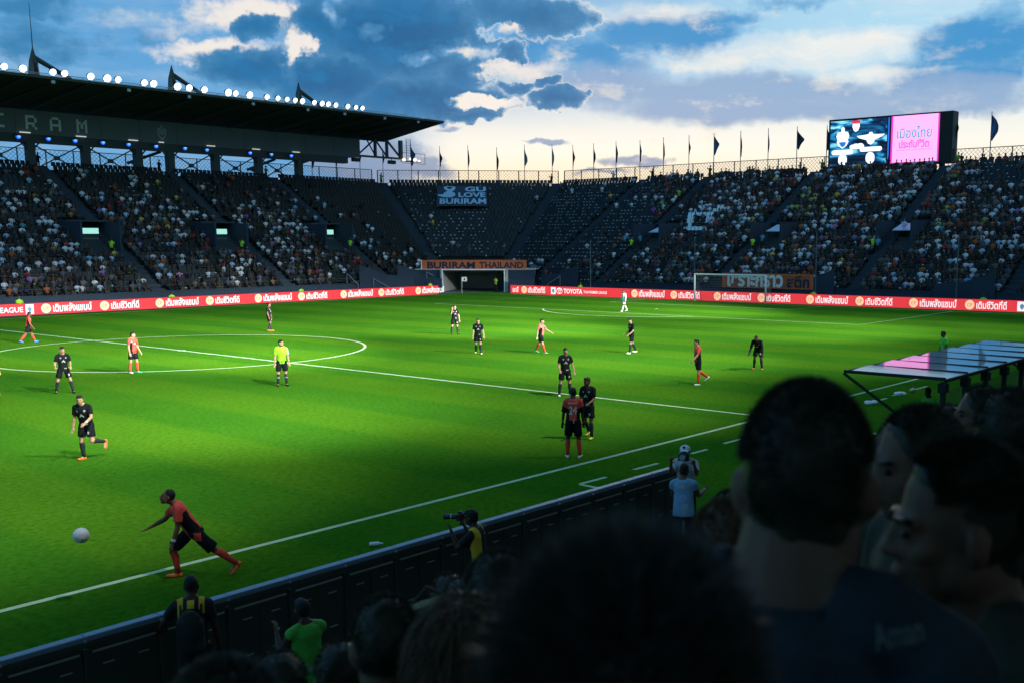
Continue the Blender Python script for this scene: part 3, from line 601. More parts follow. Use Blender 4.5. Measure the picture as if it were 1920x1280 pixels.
# ================================================================== SCREENS, BOARDS, BANNERS
# advertising boards (lit LED modules)
RED = pmat('led_red', (.3, .01, .015), .4, emit=(.86, .052, .066), es=.9)
LEDW = pmat('led_white', (.6, .6, .6), .4, emit=(.95, .86, .86), es=.98)
LEDP = pmat('led_peach', (.6, .4, .3), .4, emit=(.98, .60, .34), es=.95)
LEDO = pmat('led_orange', (.4, .2, .1), .4, emit=(.80, .22, .07), es=.95)
LEDB = pmat('led_steelblue', (.1, .2, .3), .4, emit=(.10, .25, .38), es=.9)
HB = .9
def board(kind, s0, s1, org, rt, nrm, idx, where):
    """one LED board module from s0 to s1 along rt"""
    rt, nrm = V(rt), V(nrm); c = org+rt*((s0+s1)/2); w = abs(s1-s0)
    lab = {'a': 'red board with long Thai slogan', 'b': 'red board with short Thai slogan', 't': 'red board lettered TOYOTA THAI PREMIER LEAGUE', 'e': 'red board lettered PREMIER LEAGUE', 'p': 'red board showing a slogan end', 'l': 'red board with white badge'}[kind]
    t_ = thing('advertising_board', '%s, %s' % (lab, where), 'advertising board', c, 'red boards round the pitch')
    mb = MB(); mb.box(c+V((0, 0, HB/2))-nrm*.08, (w-.008, .12, HB), 0, (rt, nrm, Z3)); link('cabinet', mb.mesh(), BLACK, t_)
    f = c+V((0, 0, HB/2))-nrm*.012
    mb = MB(); mb.face([f+rt*a*(w/2-.004)+Z3*b*(HB/2-.015) for a, b in ((-1, -1), (1, -1), (1, 1), (-1, 1))]); link('screen', mb.mesh(), RED, t_)
    f1, f2 = f+nrm*.006, f+nrm*.012
    def cp(x):
        mb = MB(); add_disc(mb, f1+rt*x, rt, Z3, .37, .37, 24); e = link('emblem', mb.mesh(), LEDP, t_)
        mb = MB(); add_text(mb, 'CP', f2+rt*x, rt, Z3, w=.42, h=.26, bold=.02); link('emblem_lettering', mb.mesh(), LEDO, e)
    if kind in 'ab':
        x0 = -w/2+.48; cp(x0); mb = MB(); s = 'เติมพลังแชมป์' if kind == 'a' else 'เติมชีวิตที่ดี'; tw = 2.95 if kind == 'a' else 2.3
        add_text(mb, s, f1+rt*(x0+.52+tw/2)+Z3*.04, rt, Z3, w=tw, h=.66, bold=.022); link('lettering', mb.mesh(), LEDW, t_)
    elif kind == 't':
        mb = MB(); add_poly(mb, [(-.3, -.34), (.3, -.34), (.3, .34), (-.3, .34)], f1+rt*(-w/2+.5), rt, Z3); e = link('badge', mb.mesh(), LEDW, t_)
        mb = MB(); crest(mb, f2+rt*(-w/2+.5), rt, Z3, .34, fill=True); link('badge_crest', mb.mesh(), LEDB, e)
        mb = MB(); o = f1+rt*(-w/2+1.3); ov = lambda rx, ry, n=28: [(rx*math.cos(2*PI*k/n), ry*math.sin(2*PI*k/n)) for k in range(n)]
        add_ring(mb, ov(.40, .31), o, rt, Z3, 1, .16); add_ring(mb, ov(.13, .29), o+nrm*.002, rt, Z3, 1, .35); add_ring(mb, ov(.30, .12), o+Z3*.14+nrm*.004, rt, Z3, 1, .3); link('emblem', mb.mesh(), LEDW, t_)
        mb = MB(); add_text(mb, 'TOYOTA', f1+rt*(-w/2+3.05), rt, Z3, w=2.4, h=.48, bold=.03); add_text(mb, 'THAI PREMIER LEAGUE', f1+rt*(-w/2+5.85)-Z3*.03, rt, Z3, w=2.9, h=.26, bold=.012); link('lettering', mb.mesh(), LEDW, t_)
    elif kind == 'e':
        mb = MB(); add_text(mb, 'THAI PREMIER LEAGUE', f1+rt*(w/2-3.9), rt, Z3, w=5.4, h=.4, bold=.018); link('lettering', mb.mesh(), LEDW, t_)
        mb = MB(); add_poly(mb, [(-.29, -.36), (.29, -.36), (.29, .36), (-.29, .36)], f1+rt*(w/2-.72), rt, Z3); e = link('badge', mb.mesh(), LEDW, t_)
        mb = MB(); crest(mb, f2+rt*(w/2-.72), rt, Z3, .3, fill=True); link('badge_crest', mb.mesh(), LEDB, e)
    elif kind == 'l':
        mb = MB(); add_poly(mb, [(-.35, -.36), (.35, -.36), (.35, .36), (-.35, .36)], f1+rt*(-w/2+.5), rt, Z3); e = link('badge', mb.mesh(), LEDW, t_)
        mb = MB(); crest(mb, f2+rt*(-w/2+.5), rt, Z3, .32, fill=True); link('badge_crest', mb.mesh(), LEDB, e)
    elif kind == 'p':
        mb = MB(); add_text(mb, 'มป์', f1, rt, Z3, w=.8, h=.55, bold=.02); link('lettering', mb.mesh(), LEDW, t_)
# far side: board origin follows a line slightly oblique to the touchline
A_, B_ = V((5.3, 67.9, 0)), V((47.5, 66.5, 0)); dL = (B_-A_).normalized(); nL = V((dL.y, -dL.x, 0)); o_ = A_-dL*A_.x/dL.x
ORD = ['first', 'second', 'third', 'fourth', 'fifth', 'sixth', 'seventh', 'eighth', 'ninth']
cpx = [8.6, 13.1, 17.7, 22.2, 26.9, 31.4, 36.1, 40.6, 45.3]
board('t', -9.0, -.7, o_, dL, nL, 0, 'left of the picture'); board('e', -.7, 8.12, o_, dL, nL, 0, 'at the left edge of the picture')
for i, x in enumerate(cpx):
    board('ab'[i % 2], x-.48, (cpx[i+1]-.48) if i < 8 else 48.0, o_, dL, nL, i, '%s of the far row from the left' % ORD[i])
C_, D_ = V((53.15, 61.0, 0)), V((54.3, 9.0, 0)); dR = (D_-C_).normalized(); nR = V((dR.y, -dR.x, 0)); oR = C_-dR*0
if nR.x > 0: nR = -nR
ys = lambda y: 61.0-y
board('p', ys(61.1), ys(59.7), oR, dR, nR, 0, 'next to the tunnel'); board('b', ys(59.7), ys(55.8), oR, dR, nR, 0, 'left of the TOYOTA board')
board('t', ys(55.8), ys(45.7), oR, dR, nR, 0, 'behind the white goalkeeper')
cpr = [45.2, 40.7, 36.0, 31.5, 26.8, 22.3, 17.7, 13.2]
wh = ['right of the goalkeeper', 'left of the goal', 'inside the left part of the goal', 'behind the right goal post', 'just right of the goal', 'second right of the goal', 'third right of the goal', 'fourth right of the goal']
for i, y in enumerate(cpr): board('ab'[i % 2], ys(y+.48), ys((cpr[i+1]+.48) if i < 7 else 9.75), oR, dR, nR, i, wh[i])
board('l', ys(9.75), ys(5.2), oR, dR, nR, 0, 'at the right edge of the picture'); board('a', ys(5.2), ys(.6), oR, dR, nR, 0, 'right of the picture')

# scoreboard
SX = 79.3; sc = thing('scoreboard', 'large two-part electronic scoreboard, blue match screen beside a pink advert', 'scoreboard', (SX, 32, 13.2))
rt = V((0, -1, 0)); n_ = V((-1, 0, 0))
mb = MB(); mb.box((SX+.75, 31.6, 15.65), (1.4, 13.6, 5.1)); link('cabinet', mb.mesh(), BLACK, sc)
for y in (37, 33.2, 31.2, 27.6, 26): mb = MB(); mb.box((SX+.7, y, 12.9), (.5, .45 if y != 33.2 else 1.1, 1.1)); link('leg', mb.mesh(), BLACK, sc)
def sp(y, z, k=0): return V((SX+.04-.008*k-.004, y, z))
m = bpy.data.materials.new('match_screen'); m.use_nodes = True; t = m.node_tree; b = t.nodes['Principled BSDF']
tcn = t.nodes.new('ShaderNodeTexCoord'); mp = t.nodes.new('ShaderNodeMapping'); mp.inputs['Scale'].default_value = (1, .28, 1.1); t.links.new(tcn.outputs['Object'], mp.inputs[0])
n1 = t.nodes.new('ShaderNodeTexNoise'); n1.inputs['Scale'].default_value = .9; n1.inputs['Detail'].default_value = 4; n1.inputs['Distortion'].default_value = 1.2; t.links.new(mp.outputs[0], n1.inputs[0])
rp = t.nodes.new('ShaderNodeValToRGB'); t.links.new(n1.outputs[0], rp.inputs[0]); e = rp.color_ramp.elements; e[0].position = .36; e[0].color = (.002, .006, .02, 1); e[1].position = .66; e[1].color = (.35, .95, 1, 1)
for ps, c in ((.46, (.005, .04, .14, 1)), (.54, (.01, .26, .55, 1))): q = rp.color_ramp.elements.new(ps); q.color = c
b.inputs['Base Color'].default_value = (0, 0, 0, 1); t.links.new(rp.outputs[0], b.inputs['Emission Color']); b.inputs['Emission Strength'].default_value = 1.1
mb = MB(); mb.face([sp(38.2, 13.3), sp(31.75, 13.3), sp(31.75, 18.0), sp(38.2, 18.0)]); ms = link('match_screen', mb.mesh(), m, sc)
PINK = pmat('screen_pink', (.5, .2, .4), .4, emit=(1.0, .30, .66), es=1.7); MAG = pmat('screen_magenta', (.5, .02, .3), .4, emit=(.93, .05, .50), es=1.05); TEAL = pmat('screen_teal', (.02, .3, .4), .4, emit=(.01, .48, .60), es=.9)
LITE = pmat('screen_white', (.8, .8, .8), .4, emit=(.95, .97, 1.0), es=1.15); SRED = pmat('screen_red', (.5, .02, .02), .4, emit=(.85, .03, .05), es=1); SBLU = pmat('screen_blue', (.02, .1, .5), .4, emit=(.02, .18, .75), es=1)
mb = MB(); mb.face([sp(31.65, 13.3), sp(31.5, 13.3), sp(31.5, 18.0), sp(31.65, 18.0)]); link('divider', mb.mesh(), SBLU, sc)
mb = MB(); mb.face([sp(31.12, 13.32), sp(26.3, 13.32), sp(26.3, 18.05), sp(31.12, 18.05)]); ps_ = link('advert_screen', mb.mesh(), PINK, sc)
mb = MB()
for y0, y1, z0, z1 in ((31.3, 31.1, 13.3, 18.06), (26.32, 26.16, 13.3, 18.06), (31.1, 26.32, 13.3, 13.38)): mb.face([sp(y0, z0, 1), sp(y1, z0, 1), sp(y1, z1, 1), sp(y0, z1, 1)])
link('advert_edge', mb.mesh(), MAG, ps_)
mb = MB(); add_text(mb, 'เมืองไทย', sp(28.8, 16.35, 1), rt, Z3, w=3.7, h=1.15, bold=.015); link('advert_lettering', mb.mesh(), TEAL, ps_)
mb = MB(); add_text(mb, 'ประกันชีวิต', sp(28.8, 15.2, 1), rt, Z3, w=3.2, h=.85, bold=.03); add_text(mb, 'MUANG THAI LIFE ASSURANCE', sp(28.8, 14.6, 1), rt, Z3, w=3.8, h=.14); link('advert_lettering', mb.mesh(), pmat('screen_magenta_soft', (.5, .1, .3), .4, emit=(.9, .14, .58), es=1), ps_)
def rrect(w, h, n=6, k=.5):
    r_ = min(w, h)*k; pts = []
    for cx, cy, a0 in ((w/2-r_, h/2-r_, 0), (-w/2+r_, h/2-r_, PI/2), (-w/2+r_, -h/2+r_, PI), (w/2-r_, -h/2+r_, 1.5*PI)):
        for k_ in range(n+1): a = a0+PI/2*k_/n; pts.append((cx+r_*math.cos(a), cy+r_*math.sin(a)))
    return pts
for y, z, w, h in ((36.75, 14.72, 2.5, .5), (33.5, 14.9, 2.5, .48)): mb = MB(); add_poly(mb, rrect(w, h), sp(y, z, 1), rt, Z3); link('team_name_bar', mb.mesh(), LITE, ms)
for y, z in ((36.7, 13.92), (33.55, 14.0)): mb = MB(); add_poly(mb, rrect(1.0, 1.2), sp(y, z, 2), rt, Z3); link('score_digit', mb.mesh(), LITE, ms)
mb = MB(); add_poly(mb, [(-.2, .95), (-.2, .6), (-.62, .55), (-.8, .1), (-.62, -.35), (-.75, -.55), (.75, -.55), (.62, -.35), (.8, .1), (.62, .55), (.2, .6), (.2, .95), (.1, 1.1), (-.1, 1.1)], sp(36.75, 16.3, 1), rt, Z3, .95)
add_ring(mb, [(-.7, -.4), (.7, -.4), (.5, -.85), (0, -1.15), (-.5, -.85)], sp(36.75, 16.2, 2), rt, Z3, .95, .35); link('home_crest', mb.mesh(), LITE, ms)
mb = MB(); add_poly(mb, [(-.42, -.45), (.42, -.45), (.3, -.75), (0, -.95), (-.3, -.75)], sp(36.75, 16.2, 3), rt, Z3, .9); link('crest_field', mb.mesh(), SBLU, ms)
mb = MB(); add_poly(mb, [(-1.6, .22), (-.6, .3), (-.25, .35), (-.15, .55), (.15, .55), (.25, .35), (.6, .3), (1.6, .28), (1.3, .05), (.5, -.25), (.3, -.6), (0, -.75), (-.3, -.6), (-.5, -.25), (-1.3, -.02)], sp(33.55, 16.1, 1), rt, Z3, 1.0); link('visitor_crest', mb.mesh(), LITE, ms)
mb = MB()
for dy, dz, r_ in ((.5, 0, .3), (.1, .05, .36), (-.4, .05, .38)): add_disc(mb, sp(35.1+dy, 15.22+dz, 1 if dy > .3 else 2 if dy > 0 else 3), rt, Z3, r_*1.1, r_*.8, 16)
link('versus_mark', mb.mesh(), LITE, ms)
mb = MB(); add_poly(mb, [(-.4, .3), (.4, .3), (.42, 0), (.25, -.4), (0, -.55), (-.25, -.4), (-.42, 0)], sp(35.25, 17.3, 1), rt, Z3); link('cup_badge', mb.mesh(), LITE, ms)
mb = MB(); add_poly(mb, rrect(.95, .28, 3, .3), sp(35.25, 17.8, 2), rt, Z3); link('cup_tag', mb.mesh(), SRED, ms)

# cloth banners
BORN = pmat('banner_orange', (.62, .15, .06), .85, var=.1); BNAV = pmat('banner_navy', (.016, .034, .062), .85); BPAL = pmat('banner_paleblue', (.26, .46, .64), .85); BCRM = pmat('banner_cream', (.80, .80, .74), .85)
a_, b_ = V((54.3, 73.6, 0)), V((62.2, 65.8, 0))
PTL, PTR = V((51.2, 69.3, 0)), V((55.0, 63.7, 0)); rb = (PTR-PTL).normalized(); inn = V((-rb.y, rb.x, 0)); nb = -inn
def portal_pt(x, y, off):
    a = np.array((PTL+inn*off)[:2]); n2 = np.array(inn[:2]); d = ray(x, y); t = ((a-CAMP[:2])@n2)/(d[:2]@n2); return V(CAMP+d*t)
q0, q1, q2 = portal_pt(791, 488, .9), portal_pt(987, 488, .9), portal_pt(791, 507.5, .9); wb = (q1-q0).length; hb = q0.z-q2.z
t_ = thing('banner', 'long orange cloth banner lettered BURIRAM THAILAND above the tunnel', 'banner', (q0+q1)/2)
c = (q0+q1)/2; c.z = (q0.z+q2.z)/2
mb = MB(); mb.box(c-nb*.03, (wb, .03, hb), 0, (rb, nb, Z3)); link('cloth', mb.mesh(), BORN, t_)
mb = MB(); mb.box(c+inn*.25-V((0, 0, .1)), (wb-.3, .25, hb), 0, (rb, nb, Z3)); link('parapet', mb.mesh(), WALLB, stands['C'])
mb = MB(); add_text(mb, 'BURIRAM', c+nb*.004-rb*wb*.22, rb, Z3, w=wb*.46, h=hb*.66, bold=.035); link('lettering', mb.mesh(), BNAV, t_)
mb = MB(); add_text(mb, 'THAILAND', c+nb*.004+rb*wb*.26, rb, Z3, w=wb*.42, h=hb*.62, bold=.03); link('lettering', mb.mesh(), BNAV, t_)
mb = MB(); mb.box(c-rb*(wb/2+.06), (.12, .05, hb), 0, (rb, nb, Z3)); link('edge_tape', mb.mesh(), BCRM, t_)
# GU LOVE BURIRAM, hung down the top rows of the corner stand
o = V((67.4, 87.0, 0)); o2 = V((71.8, 82.7, 0)); rb = (o2-o); wb = rb.length; rb.normalize(); sl = V((.707*TR, .707*TR, RS)).normalized(); nb = rb.cross(sl).normalized()
if nb.z < 0: nb = -nb
top = (o+o2)/2+V((0, 0, 12.6)); top -= V((.707, .707, 0))*2.3; top.z -= 1.25; lb = 5.2
t_ = thing('banner', 'navy banner reading GU LOVE BURIRAM in pale blue, hung over empty corner seats', 'banner', top-sl*lb)
c = top-sl*(lb/2)+nb*1.05
mb = MB(); mb.box(c, (wb, lb, .03), 0, (rb, sl, nb)); link('cloth', mb.mesh(), BNAV, t_)
f1 = c+nb*.02; mb = MB()
add_text(mb, 'GU', f1+rb*wb*.27+sl*lb*.34, rb, sl, w=wb*.42, h=lb*.24, bold=.03); add_text(mb, 'LOVE', f1+rb*wb*.2+sl*lb*.05, rb, sl, w=wb*.54, h=lb*.24, bold=.03); add_text(mb, 'BURIRAM', f1+rb*wb*.02-sl*lb*.27, rb, sl, w=wb*.92, h=lb*.27, bold=.025); link('lettering', mb.mesh(), BPAL, t_)
mb = MB(); add_poly(mb, [(-.48, .0), (-.36, -.08), (-.2, -.08), (-.13, .02), (-.14, .14), (-.2, .2), (-.15, .3), (-.12, .42), (-.17, .47), (-.3, .49), (-.37, .45), (-.36, .34), (-.29, .24), (-.36, .16), (-.38, .06), (-.47, .07)], f1, rb*wb, sl*lb, 1); link('figure_print', mb.mesh(), BPAL, t_)
mb = MB(); add_poly(mb, [(-.315, .44), (-.25, .46), (-.19, .43), (-.23, .34), (-.27, .34)], f1+nb*.006, rb*wb, sl*lb, 1); link('figure_hollow', mb.mesh(), BNAV, t_)
# Thai banner on the front wall behind the goal
t_ = thing('banner', 'orange banner with cream and dark Thai lettering on the wall behind the goal', 'banner', (57.6, 33.1, .8)); rb = V((0, -1, 0)); nb = V((-1, 0, 0)); c = V((57.60, 33.2, 1.75)); wb, hb = 9.5, 1.35
mb = MB(); mb.box(c, (.03, wb, hb)); link('cloth', mb.mesh(), BORN, t_)
mb = MB(); mb.box(c+nb*.022, (.006, wb-.7, hb-.22)); link('inner_panel', mb.mesh(), pmat('banner_dark_orange', (.42, .11, .05), .85, var=.3), t_)
mb = MB(); add_text(mb, 'เชราะกราว', c+nb*.03-rb*wb*.13, rb, Z3, w=wb*.62, h=hb*.85, bold=.045); link('lettering', mb.mesh(), BCRM, t_)
mb = MB(); add_text(mb, 'สตึก', c+nb*.03+rb*wb*.34, rb, Z3, w=wb*.24, h=hb*.8, bold=.04); link('lettering', mb.mesh(), BNAV, t_)

# ------------------------------------------------------------------ goal with net
def goal(name, label, x0, s_):
    t_ = thing(name, label, 'goal', (x0, 34, 0)); r_ = .075; y0, y1, h = 30.34, 37.66, 2.44
    for y in (y0, y1): mb = MB(); mb.tube([(x0, y, 0), (x0, y, h+.06)], r_, 12); link('post', mb.mesh(True), WHITE, t_)
    mb = MB(); mb.tube([(x0, y0, h), (x0, y1, h)], r_*.98, 12); link('crossbar', mb.mesh(), WHITE, t_)
    mb = MB(); tb, bb = .5, 1.15
    def bp(y, v):                      # v 0 roof front ->1 roof back ->2 ground back
        return V((x0+s_*tb*v, y, h)) if v <= 1 else V((x0+s_*(tb+(bb-tb)*(v-1)), y, h*(2-v)))
    ny = 42
    for i in range(ny+1): y = y0+(y1-y0)*i/ny; mb.tube([bp(y, 0), bp(y, 1), bp(y, 2)], .006, 3, cap=False)
    for j in range(15): v = j/3 if j < 3 else 1+(j-3)/11; mb.tube([bp(y0, v), bp(y1, v)], .006, 3, cap=False)
    for y in (y0, y1):
        for j in range(1, 14):
            z = h*j/14; mb.tube([(x0, y, z), (x0+s_*(bb-(bb-tb)*z/h), y, z)], .006, 3, cap=False)
        for k in range(1, 6):
            xx = x0+s_*bb*k/6; mb.tube([(xx, y, 0), (xx, y, h if k*bb/6 < tb else h*(bb-k*bb/6)/(bb-tb))], .006, 3, cap=False)
    tag(link('net', mb.mesh(), pmat('net_cord', (.32, .34, .36), .8), t_), kind='stuff')
    for y in (y0, y1): mb = MB(); mb.tube([(x0, y, h), (x0+s_*tb, y, h), (x0+s_*bb, y, .02)], .02, 6); link('net_stay', mb.mesh(), pmat('pole_grey', (.1, .13, .15)), t_)
goal('goal', 'white football goal with net in front of the end stand', 52.5, 1)
for i, (px, top) in enumerate(((1107, 450), (1303, 446), (1532, 434), (1798, 443))):
    p_ = at_x(px, top, 56.6); mb = MB(); mb.tube([(56.6, p_.y, 0), (56.6, p_.y, p_.z)], .05, 6)
    t_ = thing('net_pole', 'thin tall grey catch-net pole %s' % ['left of the goalkeeper in front of sparse seats', 'behind the left goal post', 'right of the orange Thai banner', 'near the right edge behind the boards'][i], 'pole', (56.6, p_.y, 0), 'catch-net poles'); link('shaft', mb.mesh(), POLE, t_)
    mb = MB(); mb.box((56.6, p_.y, .03), (.3, .3, .06)); link('base_plate', mb.mesh(), POLE, t_)
# corner flag
p_ = V((50.1, 65.2, 0)); t_ = thing('corner_flag', 'white corner flag with a small emblem on a thin pole before the tunnel', 'corner flag', p_)
mb = MB(); mb.tube([p_, p_+V((0, 0, 1.75))], .02, 6); link('pole', mb.mesh(), WHITE, t_)
az_ = view_az(p_); rt = V((math.sin(az_), -math.cos(az_), 0)); dp = V((math.cos(az_), math.sin(az_), 0))
mb = MB(); f = p_+V((0, 0, 1.5))+rt*.28; mb.box(f, (.5, .015, .46), 0, (rt, dp, Z3)); link('cloth', mb.mesh(), WHITE, t_)
mb = MB(); crest(mb, f-dp*.012, rt, Z3, .16, fill=True); link('emblem', mb.mesh(), BNAV, t_)
# corner tunnel: white portal, recess, side panels, handrails
PTL, PTR = V((51.2, 69.3, 0)), V((55.0, 63.7, 0)); rt = (PTR-PTL).normalized(); inn = V((-rt.y, rt.x, 0)); w = (PTR-PTL).length
t_ = thing('tunnel_portal', 'white framed vehicle tunnel opening under the corner stand', 'tunnel', (PTL+PTR)/2); PALE = pmat('portal_white', (.78, .84, .88), .6)
for q in (PTL, PTR): mb = MB(); mb.box(q+V((0, 0, 1.25)), (.13, .13, 2.5), 0, (rt, inn, Z3)); link('post', mb.mesh(), PALE, t_)
mb = MB(); mb.box((PTL+PTR)/2+V((0, 0, 2.41)), (w-.13, .12, .12), 0, (rt, inn, Z3)); link('lintel', mb.mesh(), PALE, t_)
a, b = PTL-rt*2.6+inn*.3, PTR+rt*2.6+inn*.3
GREYW = pmat('tunnel_wall', (.42, .45, .43), .9, var=.2)
for s0, s1 in ((PTL-rt*3.2, PTL-rt*.12), (PTR+rt*.12, PTR+rt*3.2)): mb = MB(); mb.box((s0+s1)/2+inn*.6+V((0, 0, 1.18)), ((s1-s0).length, .2, 2.36), 0, (rt, inn, Z3)); link('side_wall', mb.mesh(), WALLB, t_)
mb = MB(); bk = (PTL+PTR)/2+inn*9
mb.box(bk+V((0, 0, 1.18)), (w+4, .2, 2.36), 0, (rt, inn, Z3))
for s_ in (-1, 1): mb.box((PTL+PTR)/2+rt*s_*(w/2+.2)+inn*4.5+V((0, 0, 1.18)), (.2, 8.6, 2.36), 0, (rt, inn, Z3))
link('tunnel_wall', mb.mesh(), GREYW, t_)
mb = MB(); mb.box((PTL+PTR)/2+inn*4.8+V((0, 0, 2.42)), (w+6.4, 8.2, .1), 0, (rt, inn, Z3)); link('tunnel_roof', mb.mesh(), GREYW, t_)
mb = MB(); mb.box((PTL+PTR)/2+rt*2.0+inn*5+V((0, 0, 1.18)), (.5, .5, 2.36), 0, (rt, inn, Z3)); link('pillar', mb.mesh(), pmat('pillar_grey', (.13, .15, .14), .8), t_)
for k, (s0, ww, hh) in enumerate(((PTL-rt*1.6-inn*.8, 3.4, 1.5), (PTR+rt*1.9-inn*.6, 2.6, 1.35))):
    mb = MB(); mb.box(s0+V((0, 0, hh/2)), (ww, .25, hh), 0, (rt, inn, Z3)); tag(link('barrier_wall', mb.mesh(), WALLB), ['dark barrier wall between the far red boards and the tunnel', 'dark barrier wall between the tunnel and the end red boards'][k], 'barrier')
for k, (x0, y0, x1, y1, dd) in enumerate(((700, 523, 740, 545, 71.0), (650, 513, 672, 534, 71.0), (800, 510, 830, 528, 70.5), (958, 528, 1003, 497, 66.0), (1027, 533, 1050, 518, 64.5))):
    if k < 3: a, b = at_y(x0, y0, dd), at_y(x1, y1, dd)
    else: a, b = at_x(x0, y0, 57.4), at_x(x1, y1, 57.4)
    mb = MB(); mb.bar(a, b, .07); mb.bar(a, V((a.x, a.y, max(.2, a.z-1))), .05); mb.bar(b, V((b.x, b.y, max(.2, b.z-1))), .05)
    tag(link('handrail', mb.mesh(), pmat('handrail_grey', (.16, .22, .27), .5)), ['sloping stair handrail above the far boards, middle one', 'sloping stair handrail above the far boards, leftmost', 'sloping handrail left of the tunnel', 'sloping handrail right of the tunnel', 'short handrail above the end boards near the tunnel'][k], 'handrail')

# ------------------------------------------------------------------ near barrier: panels 0.9 m wide
RAILM = pmat('rail_blue_grey', (.17, .25, .33), .4, metal=.2, spec=.5, var=.12, vscale=3); PANM = pmat('panel_black', (.040, .050, .040), .6, var=.3, vscale=4); SLOTM = pmat('slot_grey', (.24, .27, .23), .5); BOLT = pmat('bolt_bright', (.35, .42, .45), .3, metal=.7)
YW = -5.08
for i in range(26):
    xc = -12.77-.9*i; w = .896
    t_ = thing('barrier_panel', 'black barrier panel with blue-grey rail, %s from the bib photographer leftwards' % ordw(i), 'barrier', (xc, YW, 0), 'pitch-side barrier panels')
    mb = MB(); mb.box((xc, YW, .52), (w-.06, .05, 1.02)); link('panel', mb.mesh(), PANM, t_)
    mb = MB(); mb.box((xc, YW-.03, 1.05), (w, .05, .06)); link('under_rail', mb.mesh(), PANM, t_)
    mb = MB(); mb.box((xc, YW+.02, 1.115), (w, .13, .07)); o = link('top_rail', mb.mesh(), RAILM, t_); bv = o.modifiers.new('b', 'BEVEL'); bv.width = .012; bv.segments = 2
    mb = MB(); mb.box((xc, YW-.045, .955), (w-.14, .03, .02)); link('strip', mb.mesh(), SLOTM, t_)
    for z in (.78, .30):
        for dx in (-.2, .22): mb = MB(); mb.box((xc+dx, YW-.04, z), (.13, .016, .014)); link('handle', mb.mesh(), SLOTM, t_)
    for q_ in (((xc-.45, YW-.03, .5), (.05, .07, 1.0)), ((xc, YW-.035, .5), (.022, .02, .95))): mb = MB(); mb.box(*q_); link('upright', mb.mesh(), PANM, t_)
    mb = MB(); mb.tube([(xc-.45, YW-.04, 1.085), (xc-.45, YW-.04, 1.115)], [.022, .014], 8); link('bolt', mb.mesh(), BOLT, t_)

# ------------------------------------------------------------------ dugout with glazed roof
DZ = 2.1; dx0, dx1, dy0, dy1 = -3.7, 6.75, -4.37, -7.05
dug = thing('dugout', 'team dugout with clear sloping-edged roof panels mirroring the pink screen', 'dugout', ((dx0+dx1)/2, -5.7, 0))
GL = bpy.data.materials.new('dugout_glazing'); GL.use_nodes = True; b = GL.node_tree.nodes['Principled BSDF']
b.inputs['Base Color'].default_value = (.34, .38, .42, 1); b.inputs['Roughness'].default_value = .04; b.inputs['Specular IOR Level'].default_value = .9; b.inputs['IOR'].default_value = 2.4
tcn = GL.node_tree.nodes.new('ShaderNodeTexCoord'); nn = GL.node_tree.nodes.new('ShaderNodeTexNoise'); nn.inputs['Scale'].default_value = .8; bp_ = GL.node_tree.nodes.new('ShaderNodeBump'); bp_.inputs['Strength'].default_value = .02; bp_.inputs['Distance'].default_value = .02
GL.node_tree.links.new(tcn.outputs['Object'], nn.inputs[0]); GL.node_tree.links.new(nn.outputs[0], bp_.inputs['Height']); GL.node_tree.links.new(bp_.outputs[0], b.inputs['Normal'])
st = (dx1-dx0)/7
for i in range(8):
    x = dx0+st*i; mb = MB(); mb.bar((x, dy0, DZ+.025), (x, dy1, DZ+.025), .05, .08); link('rafter', mb.mesh(), BLACK, dug)
    mb = MB(); mb.bar((x, dy1+.05, 0), (x, dy1+.05, DZ-.05), .11); mb.box((x, dy1+.05, DZ-.2), (.22, .2, .22)); link('post', mb.mesh(), BLACK, dug)
    if i in (0, 7): mb = MB(); mb.bar((x, dy0+.02, DZ-.03), (x, dy1+.1, .45), .06); link('strut', mb.mesh(), BLACK, dug)
    if i < 7: mb = MB(); nz_ = V((-.030, -.012, 1)).normalized(); px_ = (X3-nz_*nz_.x).normalized(); mb.box((x+st/2, (dy0+dy1)/2, DZ+.02), (st-.07, abs(dy1-dy0)-.06, .012), 0, (px_, nz_.cross(px_), nz_)); link('roof_panel', mb.mesh(), GL, dug)
mb = MB(); mb.bar((dx0, dy0, DZ+.012), (dx1, dy0, DZ+.012), .05, .07); link('front_edge', mb.mesh(), BLACK, dug)
mb = MB(); mb.bar((dx0, dy1, DZ-.015), (dx1, dy1, DZ-.015), .06, .08); link('rear_edge', mb.mesh(), BLACK, dug)
CLR = pmat('clear_sheet', (.10, .14, .13), .15, spec=.5, alpha=.25)
for i in range(7): mb = MB(); mb.box((dx0+st*(i+.5), dy1+.06, .95), (st-.16, .012, 1.7)); link('back_sheet', mb.mesh(), CLR, dug)
for i in range(9):
    x = dx0+.7+1.12*i; mb = MB(); mb.box((x, -6.3, .45), (.46, .44, .07)); mb.box((x, -6.52, .82), (.46, .07, .7)); mb.box((x, -6.3, .2), (.1, .1, .4)); link('bench_seat', mb.mesh(), pmat('bench_dark', (.02, .025, .03), .5), dug)
